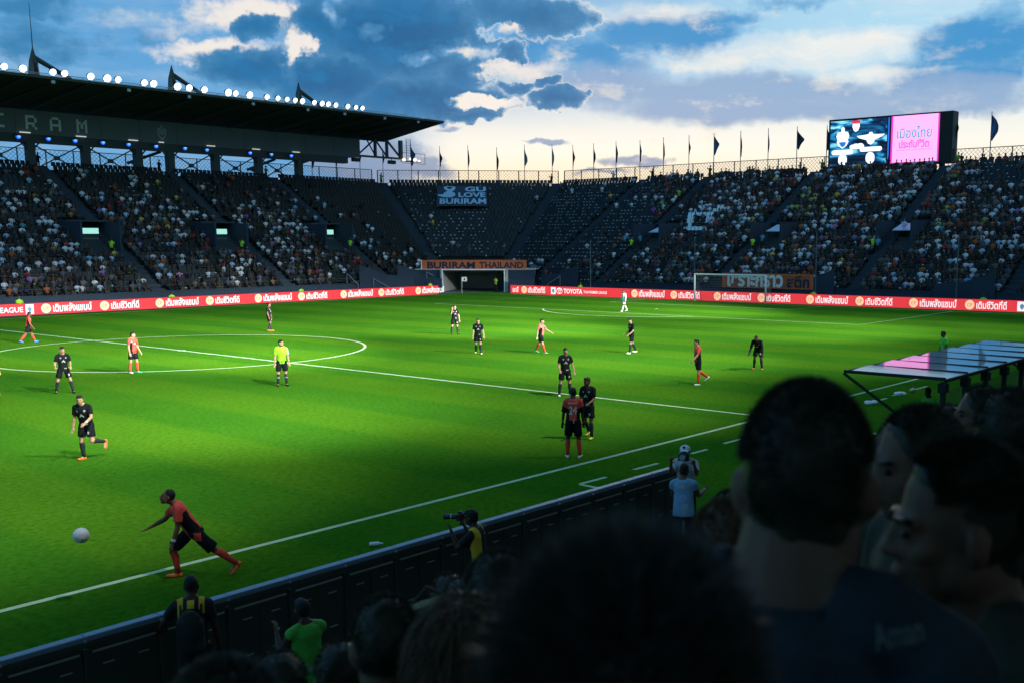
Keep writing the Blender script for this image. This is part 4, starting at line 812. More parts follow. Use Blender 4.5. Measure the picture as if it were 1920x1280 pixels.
# bits beside the pitch
t_ = thing('water_bottle', 'clear water bottle lying on the grass by the barrier', 'bottle', ground(705, 1023)); q = ground(705, 1023); ax = V((.8, -.6, 0)).normalized(); PET = pmat('bottle_plastic', (.62, .72, .74), .2, spec=.6)
mb = MB(); c = q+V((0, 0, .045)); mb.tube([c-ax*.12, c-ax*.11, c+ax*.04, c+ax*.09, c+ax*.10], [.02, .04, .04, .016, .015], 12); link('body', mb.mesh(True), PET, t_)
mb = MB(); mb.tube([c+ax*.10, c+ax*.125], .018, 10); link('cap', mb.mesh(), WHITE, t_)
for i, (x, y, cc) in enumerate(((1634, 757, 'towel'), (1688, 740, 'towel'), (1711, 734, 'bottle'))):
    q = ground(x, y); mb = MB(); rr = random.Random(i)
    if cc == 'towel':
        for k in range(7): a = rr.uniform(0, 6.3); mb.ell(q+V((math.cos(a)*.12, math.sin(a)*.12, .05)), (rr.uniform(.09, .16), rr.uniform(.08, .14), rr.uniform(.05, .09)))
        tag(link('towel', remesh(mb, .02, 2, .02, 12), WHITE), ['crumpled white towel on the dashed line, nearer one', 'crumpled white towel on the dashed line, farther one'][i], 'towel')
    else:
        mb.tube([q+V((-.16, 0, .07)), q+V((-.12, 0, .07)), q+V((.1, .03, .07)), q+V((.17, .04, .07))], [.03, .07, .07, .03], 10); tag(link('drink_bottle', mb.mesh(True), pmat('bottle_cream', (.7, .6, .45), .4)), 'cream drinks bottle lying beyond the towels', 'bottle')
# ================================================================== SEATS AND CROWD
SEATS = []          # (stand, row, pos, tangent, outward normal)
def in_vom(w_, s, k):
    for vw, a, b, k0, k1 in VOM:
        if vw == w_ and a <= s <= b and k0-1 <= k <= k1: return True
    return False
for w_ in 'LCR':
    for k in range(6 if w_ == 'C' else 0, NR):
        a, b = seg(w_, k*TR+.42); d = b-a; Ln = d.length; d.normalize(); nn = {'L': Y3, 'C': V((.707, .707, 0)), 'R': X3}[w_]
        n = int((Ln-1.8)/.48)
        for i in range(n+1):
            q = a+d*(.9+i*.48+((Ln-1.8)-n*.48)/2); s = q.x if w_ == 'L' else q.y
            if w_ == 'L' and (any(abs(s-x) < .75 for x in AISL) or s < -3): continue
            if w_ == 'R' and (any(abs(s-y) < .75 for y in AISR) or s < 4): continue
            if in_vom(w_, s, k): continue
            SEATS.append((w_, k, V((q.x, q.y, zrow(k))), d, nn))
PXS = [proj(s[2]+V((0, 0, .5))) for s in SEATS]
# rows of white seats that spell a pale figure in the end stand (photo: a broad letter shape)
def pale_seat(px, py):
    segs = [((1284, 427), (1312, 427)), ((1285, 418), (1292, 405)), ((1290, 408), (1332, 402)), ((1330, 402), (1345, 394)), ((1340, 396), (1352, 388)), ((1292, 421), (1296, 410)), ((1304, 394), (1316, 393)), ((1326, 414), (1334, 408)), ((1287, 432), (1318, 432)), ((1295, 406), (1328, 406))]
    for (x0, y0), (x1, y1) in segs:
        dx, dy = x1-x0, y1-y0; t = max(0, min(1, ((px-x0)*dx+(py-y0)*dy)/(dx*dx+dy*dy+1e-9)))
        if abs(px-x0-t*dx) < 4.0 and abs(py-y0-t*dy) < 3.1: return True
    return False
def occupancy(w_, px, py):
    if w_ == 'L':
        top = np.interp(px, [-50, 150, 300, 420, 520, 620, 700, 780], [362, 366, 372, 380, 398, 425, 462, 500])
        if py < top-45: return .012
        if py < top: return .12
        base = np.interp(px, [0, 450, 700, 800], [.92, .86, .7, .4]); return base*(.72+.5*noise.noise(V((px*.02, py*.03, 0))))
    if w_ == 'C': return .10 if (py > 455) else .008
    if px < 1120: return .30 if py > 488 else .015
    if px < 1215: return .50 if py > 480 else (.05 if py > 370 else .10)
    if px < 1320: return .62 if py > 470 else np.interp(px, [1215, 1320], [.22, .55])
    base = .95
    if px > 1835 and py < 352: base = .12
    if px < 1400 and py < 345: base = .6
    return base*(.85+.35*noise.noise(V((px*.02, py*.03, 3))))
rs = random.Random(4)
occ = []
for i, (w_, k, q, d, nn) in enumerate(SEATS):
    px, py, z = PXS[i]; occ.append((rs.random() < occupancy(w_, px, py)) and not (w_ == 'R' and pale_seat(px, py)))
# --- seats
def seat_geo():
    m = MB()
    m.hexa([(-.21, -.20, .36), (.21, -.20, .36), (.21, .18, .38), (-.21, .18, .38), (-.21, -.22, .42), (.21, -.22, .42), (.21, .18, .43), (-.21, .18, .43)])
    m.hexa([(-.21, .15, .40), (.21, .15, .40), (.21, .19, .40), (-.21, .19, .40), (-.20, .22, .80), (.20, .22, .80), (.20, .26, .79), (-.20, .26, .79)])
    m.box((0, .05, .19), (.08, .2, .36)); return m
sg = seat_geo(); sgv = np.array(sg.v)
SEATM = amat('seat_plastic', .55); 
def seat_col(w_, px, py):
    if w_ == 'R' and pale_seat(px, py): return (.55, .72, .80)
    v = rs.uniform(.8, 1.2); return (.018*v, .030*v, .039*v) if w_ != 'L' else (.012*v, .018*v, .018*v)
def colour_layer(me, cols):
    ca = me.color_attributes.new('Col', 'FLOAT_COLOR', 'CORNER'); arr = np.ones((len(me.loops), 4), np.float32); arr[:, :3] = cols; ca.data.foreach_set('color', arr.ravel())
vis = [i for i in range(len(SEATS)) if not occ[i] and 0 < PXS[i][0] < 1920 and PXS[i][1] < 535 and not (PXS[i][1] < 1 or (PXS[i][0] > 1370 and PXS[i][1] > 705))]
near300 = set(sorted(vis, key=lambda i: PXS[i][2])[:300])
unit = sg.mesh(); 
SEATN = pmat('seat_navy', (.014, .024, .029), .55, var=.2, vscale=9); SEATP = pmat('seat_pale', (.55, .72, .80), .5)
for i in near300:
    w_, k, q, d, nn = SEATS[i]; px, py, z = PXS[i]; o = bpy.data.objects.new('seat', unit); COL.objects.link(o); o.parent = stands[w_]
    o.matrix_parent_inverse = Matrix.Translation(-stands[w_].location); t_ = V((nn.y, -nn.x, 0))
    o.matrix_basis = Matrix(((t_.x, nn.x, 0, q.x), (t_.y, nn.y, 0, q.y), (0, 0, 1, q.z), (0, 0, 0, 1)))
    if not unit.materials: unit.materials.append(SEATN)
    if w_ == 'R' and pale_seat(px, py): o.material_slots[0].link = 'OBJECT'; o.material_slots[0].material = SEATP
for w_ in 'LCR':
    vs, fs, cs = [], [], []; nv = 0
    pv, pf = [], []
    for i, (ww, k, q, d, nn) in enumerate(SEATS):
        if ww != w_ or i in near300: continue
        t_ = V((nn.y, -nn.x, 0)); M = np.array([[t_.x, t_.y, 0], [nn.x, nn.y, 0], [0, 0, 1]]); vs.append(sgv@M+np.array(q)); fs += [tuple(x+nv for x in f) for f in sg.f]; nv += len(sgv); cs += [seat_col(w_, PXS[i][0], PXS[i][1])]*(len(sg.f)*4)
    me = bpy.data.meshes.new('m'); me.from_pydata(np.concatenate(vs).tolist(), [], fs); colour_layer(me, np.array(cs)); tag(link('seat_rows', me, SEATM, stands[w_]), kind='stuff')
# small whitish dots on the fronts of empty seats, thickest in the sparse blocks
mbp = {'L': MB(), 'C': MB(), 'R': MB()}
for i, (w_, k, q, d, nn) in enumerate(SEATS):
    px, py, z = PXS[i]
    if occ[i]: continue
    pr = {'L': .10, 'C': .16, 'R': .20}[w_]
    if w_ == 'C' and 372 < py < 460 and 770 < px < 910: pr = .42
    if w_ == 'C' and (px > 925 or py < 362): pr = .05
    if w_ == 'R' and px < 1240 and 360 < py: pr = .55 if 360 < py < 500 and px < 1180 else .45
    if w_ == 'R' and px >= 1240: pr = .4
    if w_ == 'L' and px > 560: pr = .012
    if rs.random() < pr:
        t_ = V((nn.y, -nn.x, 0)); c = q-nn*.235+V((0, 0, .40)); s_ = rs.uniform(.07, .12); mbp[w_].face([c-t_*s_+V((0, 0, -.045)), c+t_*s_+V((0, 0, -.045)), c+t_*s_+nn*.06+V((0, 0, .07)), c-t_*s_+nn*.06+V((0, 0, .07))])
for w_ in 'LCR': tag(link('seat_dots', mbp[w_].mesh(), pmat('dot_white', (.42, .46, .44), .4), stands[w_]), kind='stuff')

# --- spectators, low models; seated with bent knees and arms, or standing
SKIN = [(.15, .085, .055), (.12, .07, .045), (.19, .115, .08), (.09, .05, .032)]
def fan_geo(pose, r_):
    """returns verts, faces, face part ids: 0 shirt 1 skin 2 hair 3 trousers"""
    m = MB(); y0 = -.02; zs = .44 if pose != 'stand' else .86; ln = r_.uniform(-.06, .10); tw = r_.uniform(-.25, .25)
    sh = zs+.53; hx = r_.uniform(-.03, .03)
    m.tube([(0, 0, zs-.05), (0, -.01, zs+.22), (hx, -ln*.6, sh-.06), (hx, -ln*.7, sh+.03)], [(.17, .12), (.165, .11), (.205, .11), (.08, .07)], 8, 0, ref=(1, 0, 0))
    m.tube([(hx, -ln*.7, sh), (hx, -ln, sh+.1)], .05, 5, 1)
    hc = V((hx+tw*.05, -ln-.02, sh+.19)); m.ell(hc, (.077, .095, .115), None, 7, 5, 1); m.ell(hc+V((0, .025, .035)), (.086, .095, .10), None, 7, 5, 2)
    if pose == 'sit':
        for s_ in (-1, 1):
            m.tube([(s_*.09, 0, zs-.02), (s_*.11, -.42, zs), (s_*.11, -.40, .04)], [.085, .07, .05], 5, 3)
            e = V((s_*.25, -.10-ln*.5, sh-.28)); h = V((s_*r_.uniform(.05, .16), -.33, zs+.1+r_.uniform(0, .12)))
            m.tube([(s_*.20, -ln*.6, sh-.05), e], [.058, .048], 5, 0); m.tube([e, h], [.04, .03], 5, 1)
    else:
        for s_ in (-1, 1):
            m.tube([(s_*.09, 0, zs), (s_*.10, -.02, .42), (s_*.10, .02, .02)], [.09, .065, .05], 5, 3)
            up = pose == 'cheer' or (pose == 'stand' and r_.random() < .25)
            e = V((s_*.27, -.06, sh-.26)) if not up else V((s_*.26, -.16, sh-.12)); h = V((s_*.22, -.2, sh-.42)) if not up else V((s_*.12, -.3, sh+.12))
            m.tube([(s_*.20, -ln*.6, sh-.05), e], [.058, .048], 5, 0); m.tube([e, h], [.04, .03], 5, 1)
    return np.array(m.v), m.f, m.m
rf = random.Random(9); VAR = [fan_geo(p_, rf) for p_ in ['sit']*9+['stand']*4]
WHT = [(.55, .62, .70), (.64, .68, .71), (.42, .53, .65), (.58, .55, .60), (.34, .47, .65)]
DRK = [(.012, .018, .03), (.02, .022, .024), (.015, .02, .045), (.03, .028, .03), (.01, .012, .012), (.02, .03, .02), (.04, .05, .06), (.05, .03, .025), (.10, .12, .14), (.13, .13, .12), (.07, .09, .13)]
REDC = [(.32, .05, .03), (.36, .10, .04), (.26, .03, .04), (.30, .14, .07)]
MISC = [(.10, .35, .55), (.05, .28, .30), (.45, .40, .08), (.12, .36, .12), (.42, .16, .30), (.20, .14, .35), (.62, .42, .06)]
def shirt(w_, px, py):
    u = rs.random(); wf = .21 if w_ == 'L' else .20
    wf *= 1.0+.7*noise.noise(V((px*.03, py*.05, 7)))
    if w_ == 'R' and 1480 < px < 1560 and 365 < py < 400 and u < .4: return rs.choice([(.25, .36, .10), (.36, .40, .16)])
    if u < wf: return rs.choice(WHT)
    if u < wf+.05: return rs.choice(REDC)
    if u < wf+.075: return rs.choice(MISC)
    return rs.choice(DRK)
FANM = amat('crowd_cloth', .85)
HI = (.30, .75, .05)
people = []
for i, (w_, k, q, d, nn) in enumerate(SEATS):
    if occ[i]:
        px, py, z = PXS[i]; vi = rs.randrange(9) if rs.random() < .965 else 9+rs.randrange(4)
        people.append((w_, q+d*rs.uniform(-.06, .06)-nn*.02, nn, vi, shirt(w_, px, py), rs.choice(SKIN), (.012, .010, .009) if rs.random() < .9 else rs.choice([(.5, .5, .5), (.05, .07, .2), (.3, .05, .04)]), rs.choice([(.02, .025, .05), (.015, .015, .015), (.06, .06, .06), (.10, .08, .05)]), PXS[i]))
# people standing on the rims and aisles
def stander(w_, px, py, plane, shirtc, lean=0):
    p_ = at_y(px, py, plane) if w_ == 'L' else at_x(px, py, plane)
    return p_
cand = [j for j, p_ in enumerate(people) if 0 < p_[8][0] < 1920 and p_[8][1] < 530 and not (p_[8][0] > 1400 and p_[8][1] > 700)]
pick = set(sorted(cand, key=lambda j: people[j][8][2])[:300])
def cname(c):
    if c in WHT: return 'white'
    if c in REDC: return 'reddish'
    if c in DRK: return 'dark'
    return 'bright'
cache = {}
for j, (w_, q, nn, vi, sc_, sk, hr, tr, pp) in enumerate(people):
    if j not in pick: continue
    key = (vi, sc_, sk[0], hr[0])
    if key not in cache:
        vs, fs, ms = VAR[vi]; me = bpy.data.meshes.new('m'); me.from_pydata(vs.tolist(), [], fs); pal = (sc_, sk, hr, tr); cols = []
        for f, m_ in zip(fs, ms): cols += [pal[m_]]*len(f)
        colour_layer(me, np.array(cols)); me.materials.append(FANM); me.polygons.foreach_set('use_smooth', [True]*len(fs)); cache[key] = me
    o = bpy.data.objects.new('person', cache[key]); COL.objects.link(o); ya = math.atan2(nn.y, nn.x)-PI/2
    o.location = q; o.rotation_euler = (0, 0, ya+rs.uniform(-.15, .15)); s_ = rs.uniform(.86, .98); o.scale = (s_, s_, s_)
    kr = ordw(round((q.z-Z0)/RS)); po = 'seated' if vi < 9 else 'standing'
    if w_ == 'L': bl = ['leftmost', 'leftmost', 'second', 'third', 'fourth', 'last'][sum(q.x > x for x in AISL)]+' far-side block'
    elif w_ == 'R': bl = ['rightmost', 'rightmost', 'second right', 'third right', 'fourth right', 'fifth right', 'leftmost'][sum(q.y > y for y in AISR)]+' end block'
    else: bl = 'corner block'
    tag(o, 'spectator in a %s top %s in the %s row of the %s' % (cname(sc_), po, kr, bl), 'person', '%s-topped spectators %s in the %s row, %s' % (cname(sc_), po, kr, bl))
for w_ in 'LCR':
    vs, fs, cs = [], [], []; nv = 0
    for j, (ww, q, nn, vi, sc_, sk, hr, tr, pp) in enumerate(people):
        if ww != w_ or j in pick: continue
        v0, f0, m0 = VAR[vi]; ya = math.atan2(nn.y, nn.x)-PI/2+rs.uniform(-.2, .2); c_, s_ = math.cos(ya), math.sin(ya); k_ = rs.uniform(.86, .98)
        vs.append((v0*k_)@np.array([[c_, s_, 0], [-s_, c_, 0], [0, 0, 1]])+np.array(q)); pal = (sc_, sk, hr, tr)
        for f, m_ in zip(f0, m0): fs.append(tuple(x+nv for x in f)); cs += [pal[m_]]*len(f)
        nv += len(v0)
    if not vs: continue
    me = bpy.data.meshes.new('m'); me.from_pydata(np.concatenate(vs).tolist(), [], fs); colour_layer(me, np.array(cs)); me.polygons.foreach_set('use_smooth', [True]*len(fs))
    tag(link('crowd', me, FANM), {'L': 'dense crowd of spectators filling the roofed far stand', 'C': 'a few scattered spectators in the corner stand', 'R': 'dense crowd of spectators filling the end stand'}[w_], 'crowd', None, 'stuff')
# stewards and standing people that can be picked out
def single(px, py, plane, w_, col, label, vi=9, foot=True, zf=None, tr=(.02, .02, .02)):
    p_ = at_y(px, py, plane) if w_ == 'L' else at_x(px, py, plane)
    vs, fs, ms = VAR[vi]; me = bpy.data.meshes.new('m'); me.from_pydata(vs.tolist(), [], fs); pal = (col, rs.choice(SKIN), (.012, .01, .01), tr); cols = []
    for f, m_ in zip(fs, ms): cols += [pal[m_]]*len(f)
    colour_layer(me, np.array(cols)); me.polygons.foreach_set('use_smooth', [True]*len(fs)); o = link('person', me, FANM); o.location = (p_.x, p_.y, p_.z if zf is None else zf); o.rotation_euler = (0, 0, 0 if w_ == 'L' else -PI/2); tag(o, label, 'person')
YEL = (.42, .80, .05); DK = (.015, .018, .02)
def rowat(px, py, w_):            # point on the sloping terrace under a pixel
    best = None
    for k in range(NR):
        p_ = at_y(px, py, 71.5+k*TR+.4) if w_ == 'L' else at_x(px, py, 58+k*TR+.4)
        e = abs(p_.z-zrow(k)); best = min(best, (e, k)) if best else (e, k)
    return best[1]
for px, py, w_, c, lab in ((210, 480, 'L', YEL, 'steward in yellow-green vest beside the leftmost entrance of the far stand'), (454, 478, 'L', YEL, 'steward in yellow-green vest near the middle entrance of the far stand'), (657, 474, 'L', YEL, 'steward in yellow-green vest on the steps right of the last exit sign'),
        (1184, 478, 'R', YEL, 'steward in yellow-green vest below the leftmost blue canopy'), (1411, 476, 'R', YEL, 'steward in yellow-green vest left of the middle blue canopy'), (1636, 476, 'R', YEL, 'steward in yellow-green vest left of the right-hand blue canopy'),
        (1172, 470, 'R', (.08, .30, .55), 'person in light blue left of the steward by the leftmost canopy'), (1201, 470, 'R', (.08, .30, .55), 'person in light blue right of the steward by the leftmost canopy'), (1429, 471, 'R', (.08, .30, .55), 'person in light blue by the middle canopy'), (1645, 474, 'R', (.08, .30, .5), 'person in light blue by the right-hand canopy'),
        (1396, 468, 'R', WHT[0], 'person in white standing beside the middle canopy steps'), (1694, 446, 'R', WHT[2], 'person in white standing beside the right-hand canopy'), (1273, 382, 'R', (.30, .45, .06), 'person in lime green high in the end stand'), (1242, 400, 'R', (.28, .42, .12), 'person in lime green on the upper aisle of the end stand'), (1226, 412, 'R', (.30, .08, .38), 'person in purple below the lime green fans'),
        (1073, 374, 'R', WHT[1], 'lone person in white high among empty seats of the end stand'), (1129, 372, 'R', WHT[2], 'second lone person in pale shirt among empty seats of the end stand'), (1007, 380, 'C', WHT[4], 'person in pale blue sitting by the right corner aisle'), (812, 428, 'C', (.7, .5, .03), 'person in yellow among the empty corner seats'), (202, 338, 'L', DK, 'x')):
    if lab == 'x': continue
    if w_ == 'C':
        dd = None
        for k in range(6, NR):
            a, b = seg('C', k*TR+.4); n2 = np.array([.707, .707]); d = ray(px, py); t = ((np.array(a[:2])-CAMP[:2])@n2)/(d[:2]@n2); q = CAMP+d*t
            if dd is None or abs(q[2]-zrow(k)) < dd[0]: dd = (abs(q[2]-zrow(k)), k, q)
        single(px, py, dd[2][0], 'R', c, lab, 3, zf=zrow(dd[1])); continue
    k = rowat(px, py, w_); single(px, py, (71.5 if w_ == 'L' else 58)+k*TR+.4, w_, c, lab, 9+len(lab) % 4, zf=zrow(k))
for px, py, w_, c, lab in ((715, 350, 'L', (.25, .34, .08), 'steward in green standing at the top of the left corner aisle'), (1034, 347, 'R', DK, 'dark figure at the top of the right corner aisle'), (1541, 324, 'R', (.10, .16, .04), 'dark green steward on the rim left of the scoreboard'), (1795, 313, 'R', (.28, .45, .05), 'steward in yellow-green on the rim right of the scoreboard'), (1331, 334, 'R', (.05, .07, .03), 'dark figure standing on the end stand rim'), (1223, 336, 'R', DK, 'dark figure on the rim above the sparse seats'),
        (72, 316, 'L', DK, 'dark figure standing between the columns at the left of the far rim'), (299, 326, 'L', DK, 'dark figure standing beside a column in the middle of the far rim'), (499, 336, 'L', (.16, .22, .05), 'person in olive standing under the raking strut of the far rim')):
    single(px, py, 92.6 if w_ == 'L' else 79.0, w_, c, lab, 10, zf=ZT)
for i, px in enumerate((1262, 1270, 1290, 1308, 1405, 1412, 1840, 1845, 1858, 1872, 1884, 1895, 1905, 1915)):
    p_ = at_x(px, 322, 78.9); o = bpy.data.objects.new('person', cache[list(cache)[i % len(cache)]]); COL.objects.link(o); o.location = (78.9, p_.y, ZT+.1); o.rotation_euler = (0, 0, -PI/2)
    tag(o, 'small silhouette of a spectator on the top row against the sky, %s' % ('above the sparse seats' if px < 1500 else 'right of the scoreboard'), 'person', 'silhouettes on the top row '+('above the sparse seats' if px < 1500 else 'right of the scoreboard'))
for px, py, w_, lab in ((36, 572, 'L', 'steward head and vest above the red boards at the far left'), (322, 566, 'L', 'steward crouched behind the far boards, third badge from left'), (565, 560, 'L', 'steward crouched behind the far boards near their middle'), (807, 548, 'L', 'steward crouched behind the far boards beside the tunnel'), (1088, 556, 'R', 'steward crouched behind the TOYOTA board'), (1525, 568, 'R', 'steward crouched behind the boards right of the Thai banner'), (1843, 584, 'R', 'steward crouched behind the boards near the right edge')):
    p_ = at_y(px, py-10, 69.3) if w_ == 'L' else at_x(px, py-10, 55.3); single(px, py-10, 69.3 if w_ == 'L' else 55.3, w_, YEL, lab, 1, zf=max(0, p_.z-.98))
single(930, 547, 55.2, 'R', YEL, 'steward in yellow-green vest standing inside the tunnel opening', 10, zf=-.02)
# ================================================================== PEOPLE ON THE PITCH
SK = {'tan': pmat('skin_tan', (.44, .25, .15), .55, var=.12, vscale=8), 'brown': pmat('skin_brown', (.16, .075, .042), .5, var=.15, vscale=8), 'dark': pmat('skin_dark', (.060, .028, .018), .45, var=.15, vscale=8), 'pale': pmat('skin_pale', (.52, .32, .22), .55, var=.1, vscale=8)}
HAIRM = pmat('hair_black', (.010, .008, .007), .6, spec=.3, bump=.6, bscale=120)
EYEM = pmat('eye_dark', (.01, .008, .008), .3); LIPM = pmat('lip', (.22, .07, .06), .5)
KR = pmat('kit_red', (.70, .065, .045), .75, var=.15, vscale=12); KK = pmat('kit_black', (.008, .011, .013), .85, spec=.1, var=.3, vscale=12); KW = pmat('kit_white', (.72, .72, .72), .75, var=.06, vscale=12)
KY = pmat('kit_lime', (.27, .78, .02), .7, var=.08, vscale=12); KG = pmat('kit_green', (.10, .62, .06), .7, var=.1, vscale=12); KP = pmat('print_white', (.50, .51, .50), .7); KSB = pmat('kit_skyblue', (.40, .66, .80), .7); KPP = pmat('print_pink', (.75, .55, .50), .7)
SOCKR = pmat('sock_red', (.68, .06, .035), .85, var=.12, vscale=20); SOCKK = pmat('sock_black', (.016, .022, .026), .85, var=.2, vscale=20); GREYB = pmat('sock_grey', (.30, .33, .34), .8)
BT = {'white': pmat('boot_white', (.78, .80, .74), .4), 'orange': pmat('boot_orange', (.90, .16, .035), .4), 'black': pmat('boot_black', (.015, .015, .015), .4), 'yellow': pmat('boot_yellow', (.75, .70, .03), .4), 'blue': pmat('boot_blue', (.05, .22, .45), .4), 'cream': pmat('boot_cream', (.85, .72, .50), .4), 'green': pmat('boot_green', (.10, .70, .30), .4)}
def rx(a): return Matrix.Rotation(a, 3, 'X')
def ry(a): return Matrix.Rotation(a, 3, 'Y')
def rz(a): return Matrix.Rotation(a, 3, 'Z')
def head_geo(mb, c, M, s=1.0, fine=False):
    def e(p, r, m=None, sg=12, rg=9): mb.ell(c+M@(V(p)*s), [q*s for q in r], M@(m or Matrix.Identity(3)), sg, rg)
    e((0, -.012, .022), (.074, .094, .100), None, 18, 12)            # cranium
    e((0, .030, -.030), (.060, .068, .082), None, 14, 10)            # face
    e((0, .042, -.082), (.044, .046, .036)); e((0, .062, -.102), (.022, .022, .018))   # jaw, chin
    for q in (-1, 1):
        e((q*.038, .056, -.022), (.024, .026, .022)); e((q*.050, .005, -.06), (.022, .042, .040))    # cheek bone, jaw angle
        e((q*.081, -.008, -.012), (.011, .021, .031), rz(-q*.4))                                       # ear
    e((0, .072, .022), (.050, .024, .014))                           # brow
    e((0, .104, -.022), (.012, .018, .014)); e((0, .094, -.004), (.009, .016, .026), rx(.35))         # nose
    if fine:
        for q in (-1, 1): e((q*.012, .098, -.026), (.009, .010, .008)); e((q*.030, .078, .004), (.014, .012, .010))
        e((0, .094, -.056), (.022, .012, .0065)); e((0, .091, -.068), (.019, .012, .0075)); e((0, .083, -.045), (.020, .014, .012))
    else: e((0, .089, -.060), (.022, .012, .013))
def hand_geo(mb, w, d, side, s, curl=.5, spread=.12):
    """palm with five separate bent fingers; w wrist, d direction of the forearm, side = direction of the thumb"""
    d = d.normalized(); t = (side-d*side.dot(d)).normalized(); n = d.cross(t)
    mb.ell(w+d*.045*s, (.036*s, .052*s, .015*s), Matrix((t, d, n)).transposed(), 8, 6)
    for i, (o, ln) in enumerate(((.027, .072), (.010, .080), (-.008, .074), (-.025, .058))):
        a = w+d*.085*s+t*o*s; d1 = (d+t*o*4*spread).normalized(); b = a+d1*ln*.5*s+n*ln*.2*curl*s; c = b+(d1*math.cos(curl*1.6)+n*math.sin(curl*1.6))*ln*.5*s
        mb.tube([a-d*.02*s, a, b, c], [.010*s, .0095*s, .0085*s, .006*s], 6)
    a = w+d*.025*s+t*.028*s; b = a+(t*.75+d*.65+n*.2).normalized()*.035*s; c = b+(d*.9+t*.25+n*.3).normalized()*.03*s
    mb.tube([a-t*.012*s, a, b, c], [.012*s, .012*s, .0105*s, .007*s], 6)
NECK = [1.0]
def human(label, foot, rel, kit, pose=None, H=1.76, skin='tan', vox=.0165, world_heading=None, head_fine=False, hair='short', cat='person', z=None, group=None):
    p = dict(lean=.04, side=0, twist=0, hy=0, hp=0, lh=0, rh=0, la=.08, ra=.08, lk=.06, rk=.06, lf=0, rf=0, las=.05, ras=.05, lab=.16, rab=.16, le=.25, re=.25, li=.0, ri=.0, curl=.5, nk=.136)
    p.update(pose or {}); s = H/1.76
    foot = V(foot); az_ = view_az(foot); hd = (az_+PI+R(rel)) if world_heading is None else world_heading
    t_ = thing('person', label, cat, (0, 0, 0), group)
    Rt = rz(p['twist'])@ry(p['side'])@rx(-p['lean'])
    pel = V((0, 0, 0)); T = lambda x, y, zz: pel+Rt@V((x*s, y*s, zz*s))
    legs = {}; low = 1e9
    for k, sg in (('l', -1), ('r', 1)):
        a, ab, kn = p[k+'h'], p[k+'a'], p[k+'k']; hip = pel+rz(p['twist']*.6)@V((sg*.092*s, 0, -.03*s))
        d1 = V((sg*math.sin(ab), math.sin(a)*math.cos(ab), -math.cos(a)*math.cos(ab))); knee = hip+d1*.43*s
        d2 = V((sg*math.sin(ab)*.6, math.sin(a-kn), -math.cos(a-kn))).normalized(); ank = knee+d2*.415*s
        fp = p[k+'f']; fd = V((sg*.18, math.cos(fp), math.sin(fp))).normalized(); legs[k] = (hip, knee, ank, d1, d2, fd)
        low = min(low, ank.z-.075*s, (ank+fd*.17*s).z-.04*s)
    arms = {}
    for k, sg in (('l', -1), ('r', 1)):
        sh = T(sg*.175, -.01, .455); a, b, e, i_ = p[k+'as'], p[k+'ab'], p[k+'e'], p[k+'i']
        Ra = Rt.copy() if False else rz(p['twist']); d1 = Ra@V((sg*math.sin(b), math.sin(a)*math.cos(b), -math.cos(a)*math.cos(b))); el = sh+d1*.285*s
        d2 = Ra@V((sg*(math.sin(b)*.6-i_), math.sin(a+e), -math.cos(a+e))).normalized(); wr = el+d2*.245*s; arms[k] = (sh, el, wr, d1, d2, Ra@V((-sg*.9, .45, 0)))
    hc = T(0, .015, .535)+rz(p['twist'])@(rx(-p['lean']*.55)@V((0, .03*s, p['nk']*s))); Mh = rz(p['twist']+p['hy'])@rx(p['hp']-p['lean']*.35)
    xr = (Rt@V((1, 0, 0)))
    # ---- body
    mb = MB()
    mb.tube([T(0, 0, -.09), T(0, 0, 0), T(0, .005, .14), T(0, .01, .30), T(0, .0, .42), T(0, -.01, .485), T(0, -.01, .52)], [(.13*s, .10*s), (.155*s, .115*s), (.135*s, .10*s), (.155*s, .115*s), (.165*s, .11*s), (.12*s, .085*s), (.06*s, .06*s)], 14, ref=xr)
    nb = T(0, -.01, .49); mb.tube([nb, nb.lerp(hc, .45), hc+Mh@V((0, -.01, -.05))*s], [.064*s*NECK[0], .056*s*NECK[0], .057*s*NECK[0]], 12)
    for q in (-1, 1): mb.tube([nb.lerp(hc, .30)+Rt@V((q*.02*s, -.015*s, 0)), T(q*.08, -.02, .505), T(q*.16, -.015, .475)], [.042*s, .045*s*NECK[0], .05*s], 8)
    head_geo(mb, hc, Mh, s, head_fine)
    for k in 'lr':
        hip, knee, ank, d1, d2, fd = legs[k]; mb.tube([hip+V((0, 0, .03*s)), hip.lerp(knee, .3), hip.lerp(knee, .75), knee], [.088*s, .085*s, .064*s, .055*s], 10); mb.ell(knee, (.056*s, .06*s, .06*s))
        bk = (d2.cross(V((1, 0, 0)))).normalized(); bk = bk if bk.y < 0 else -bk
        mb.tube([knee, knee.lerp(ank, .3)+bk*.014*s, knee.lerp(ank, .7)+bk*.004*s, ank], [.052*s, .057*s, .042*s, .036*s], 10); mb.tube([ank, ank-V((0, 0, .04*s))+fd*.05*s, ank-V((0, 0, .05*s))+fd*.14*s], [.036*s, .036*s, .028*s], 8)
        sh, el, wr, d1, d2, sd = arms[k]; mb.ell(sh, (.058*s, .06*s, .06*s)); mb.tube([sh, sh.lerp(el, .4), el], [.054*s, .050*s, .040*s], 10); mb.ell(el, (.040*s, .040*s, .040*s)); mb.tube([el, el.lerp(wr, .3), wr], [.040*s, .042*s, .028*s], 10); mb.tube([wr, wr+d2*.06*s], [.028*s, .024*s], 8)
    me = remesh(mb, vox, 2)
    hm = MB(); hm.v = [v.co[:] for v in me.vertices]; hm.f = [tuple(q.vertices) for q in me.polygons]; hm.m = [0]*len(hm.f); bpy.data.meshes.remove(me)
    for k in 'lr': sh, el, wr, d1, d2, sd = arms[k]; hand_geo(hm, wr+d2*.02*s, d2, sd, s, p['curl'])
    body = link('body', hm.mesh(True), SK[skin], t_, True)
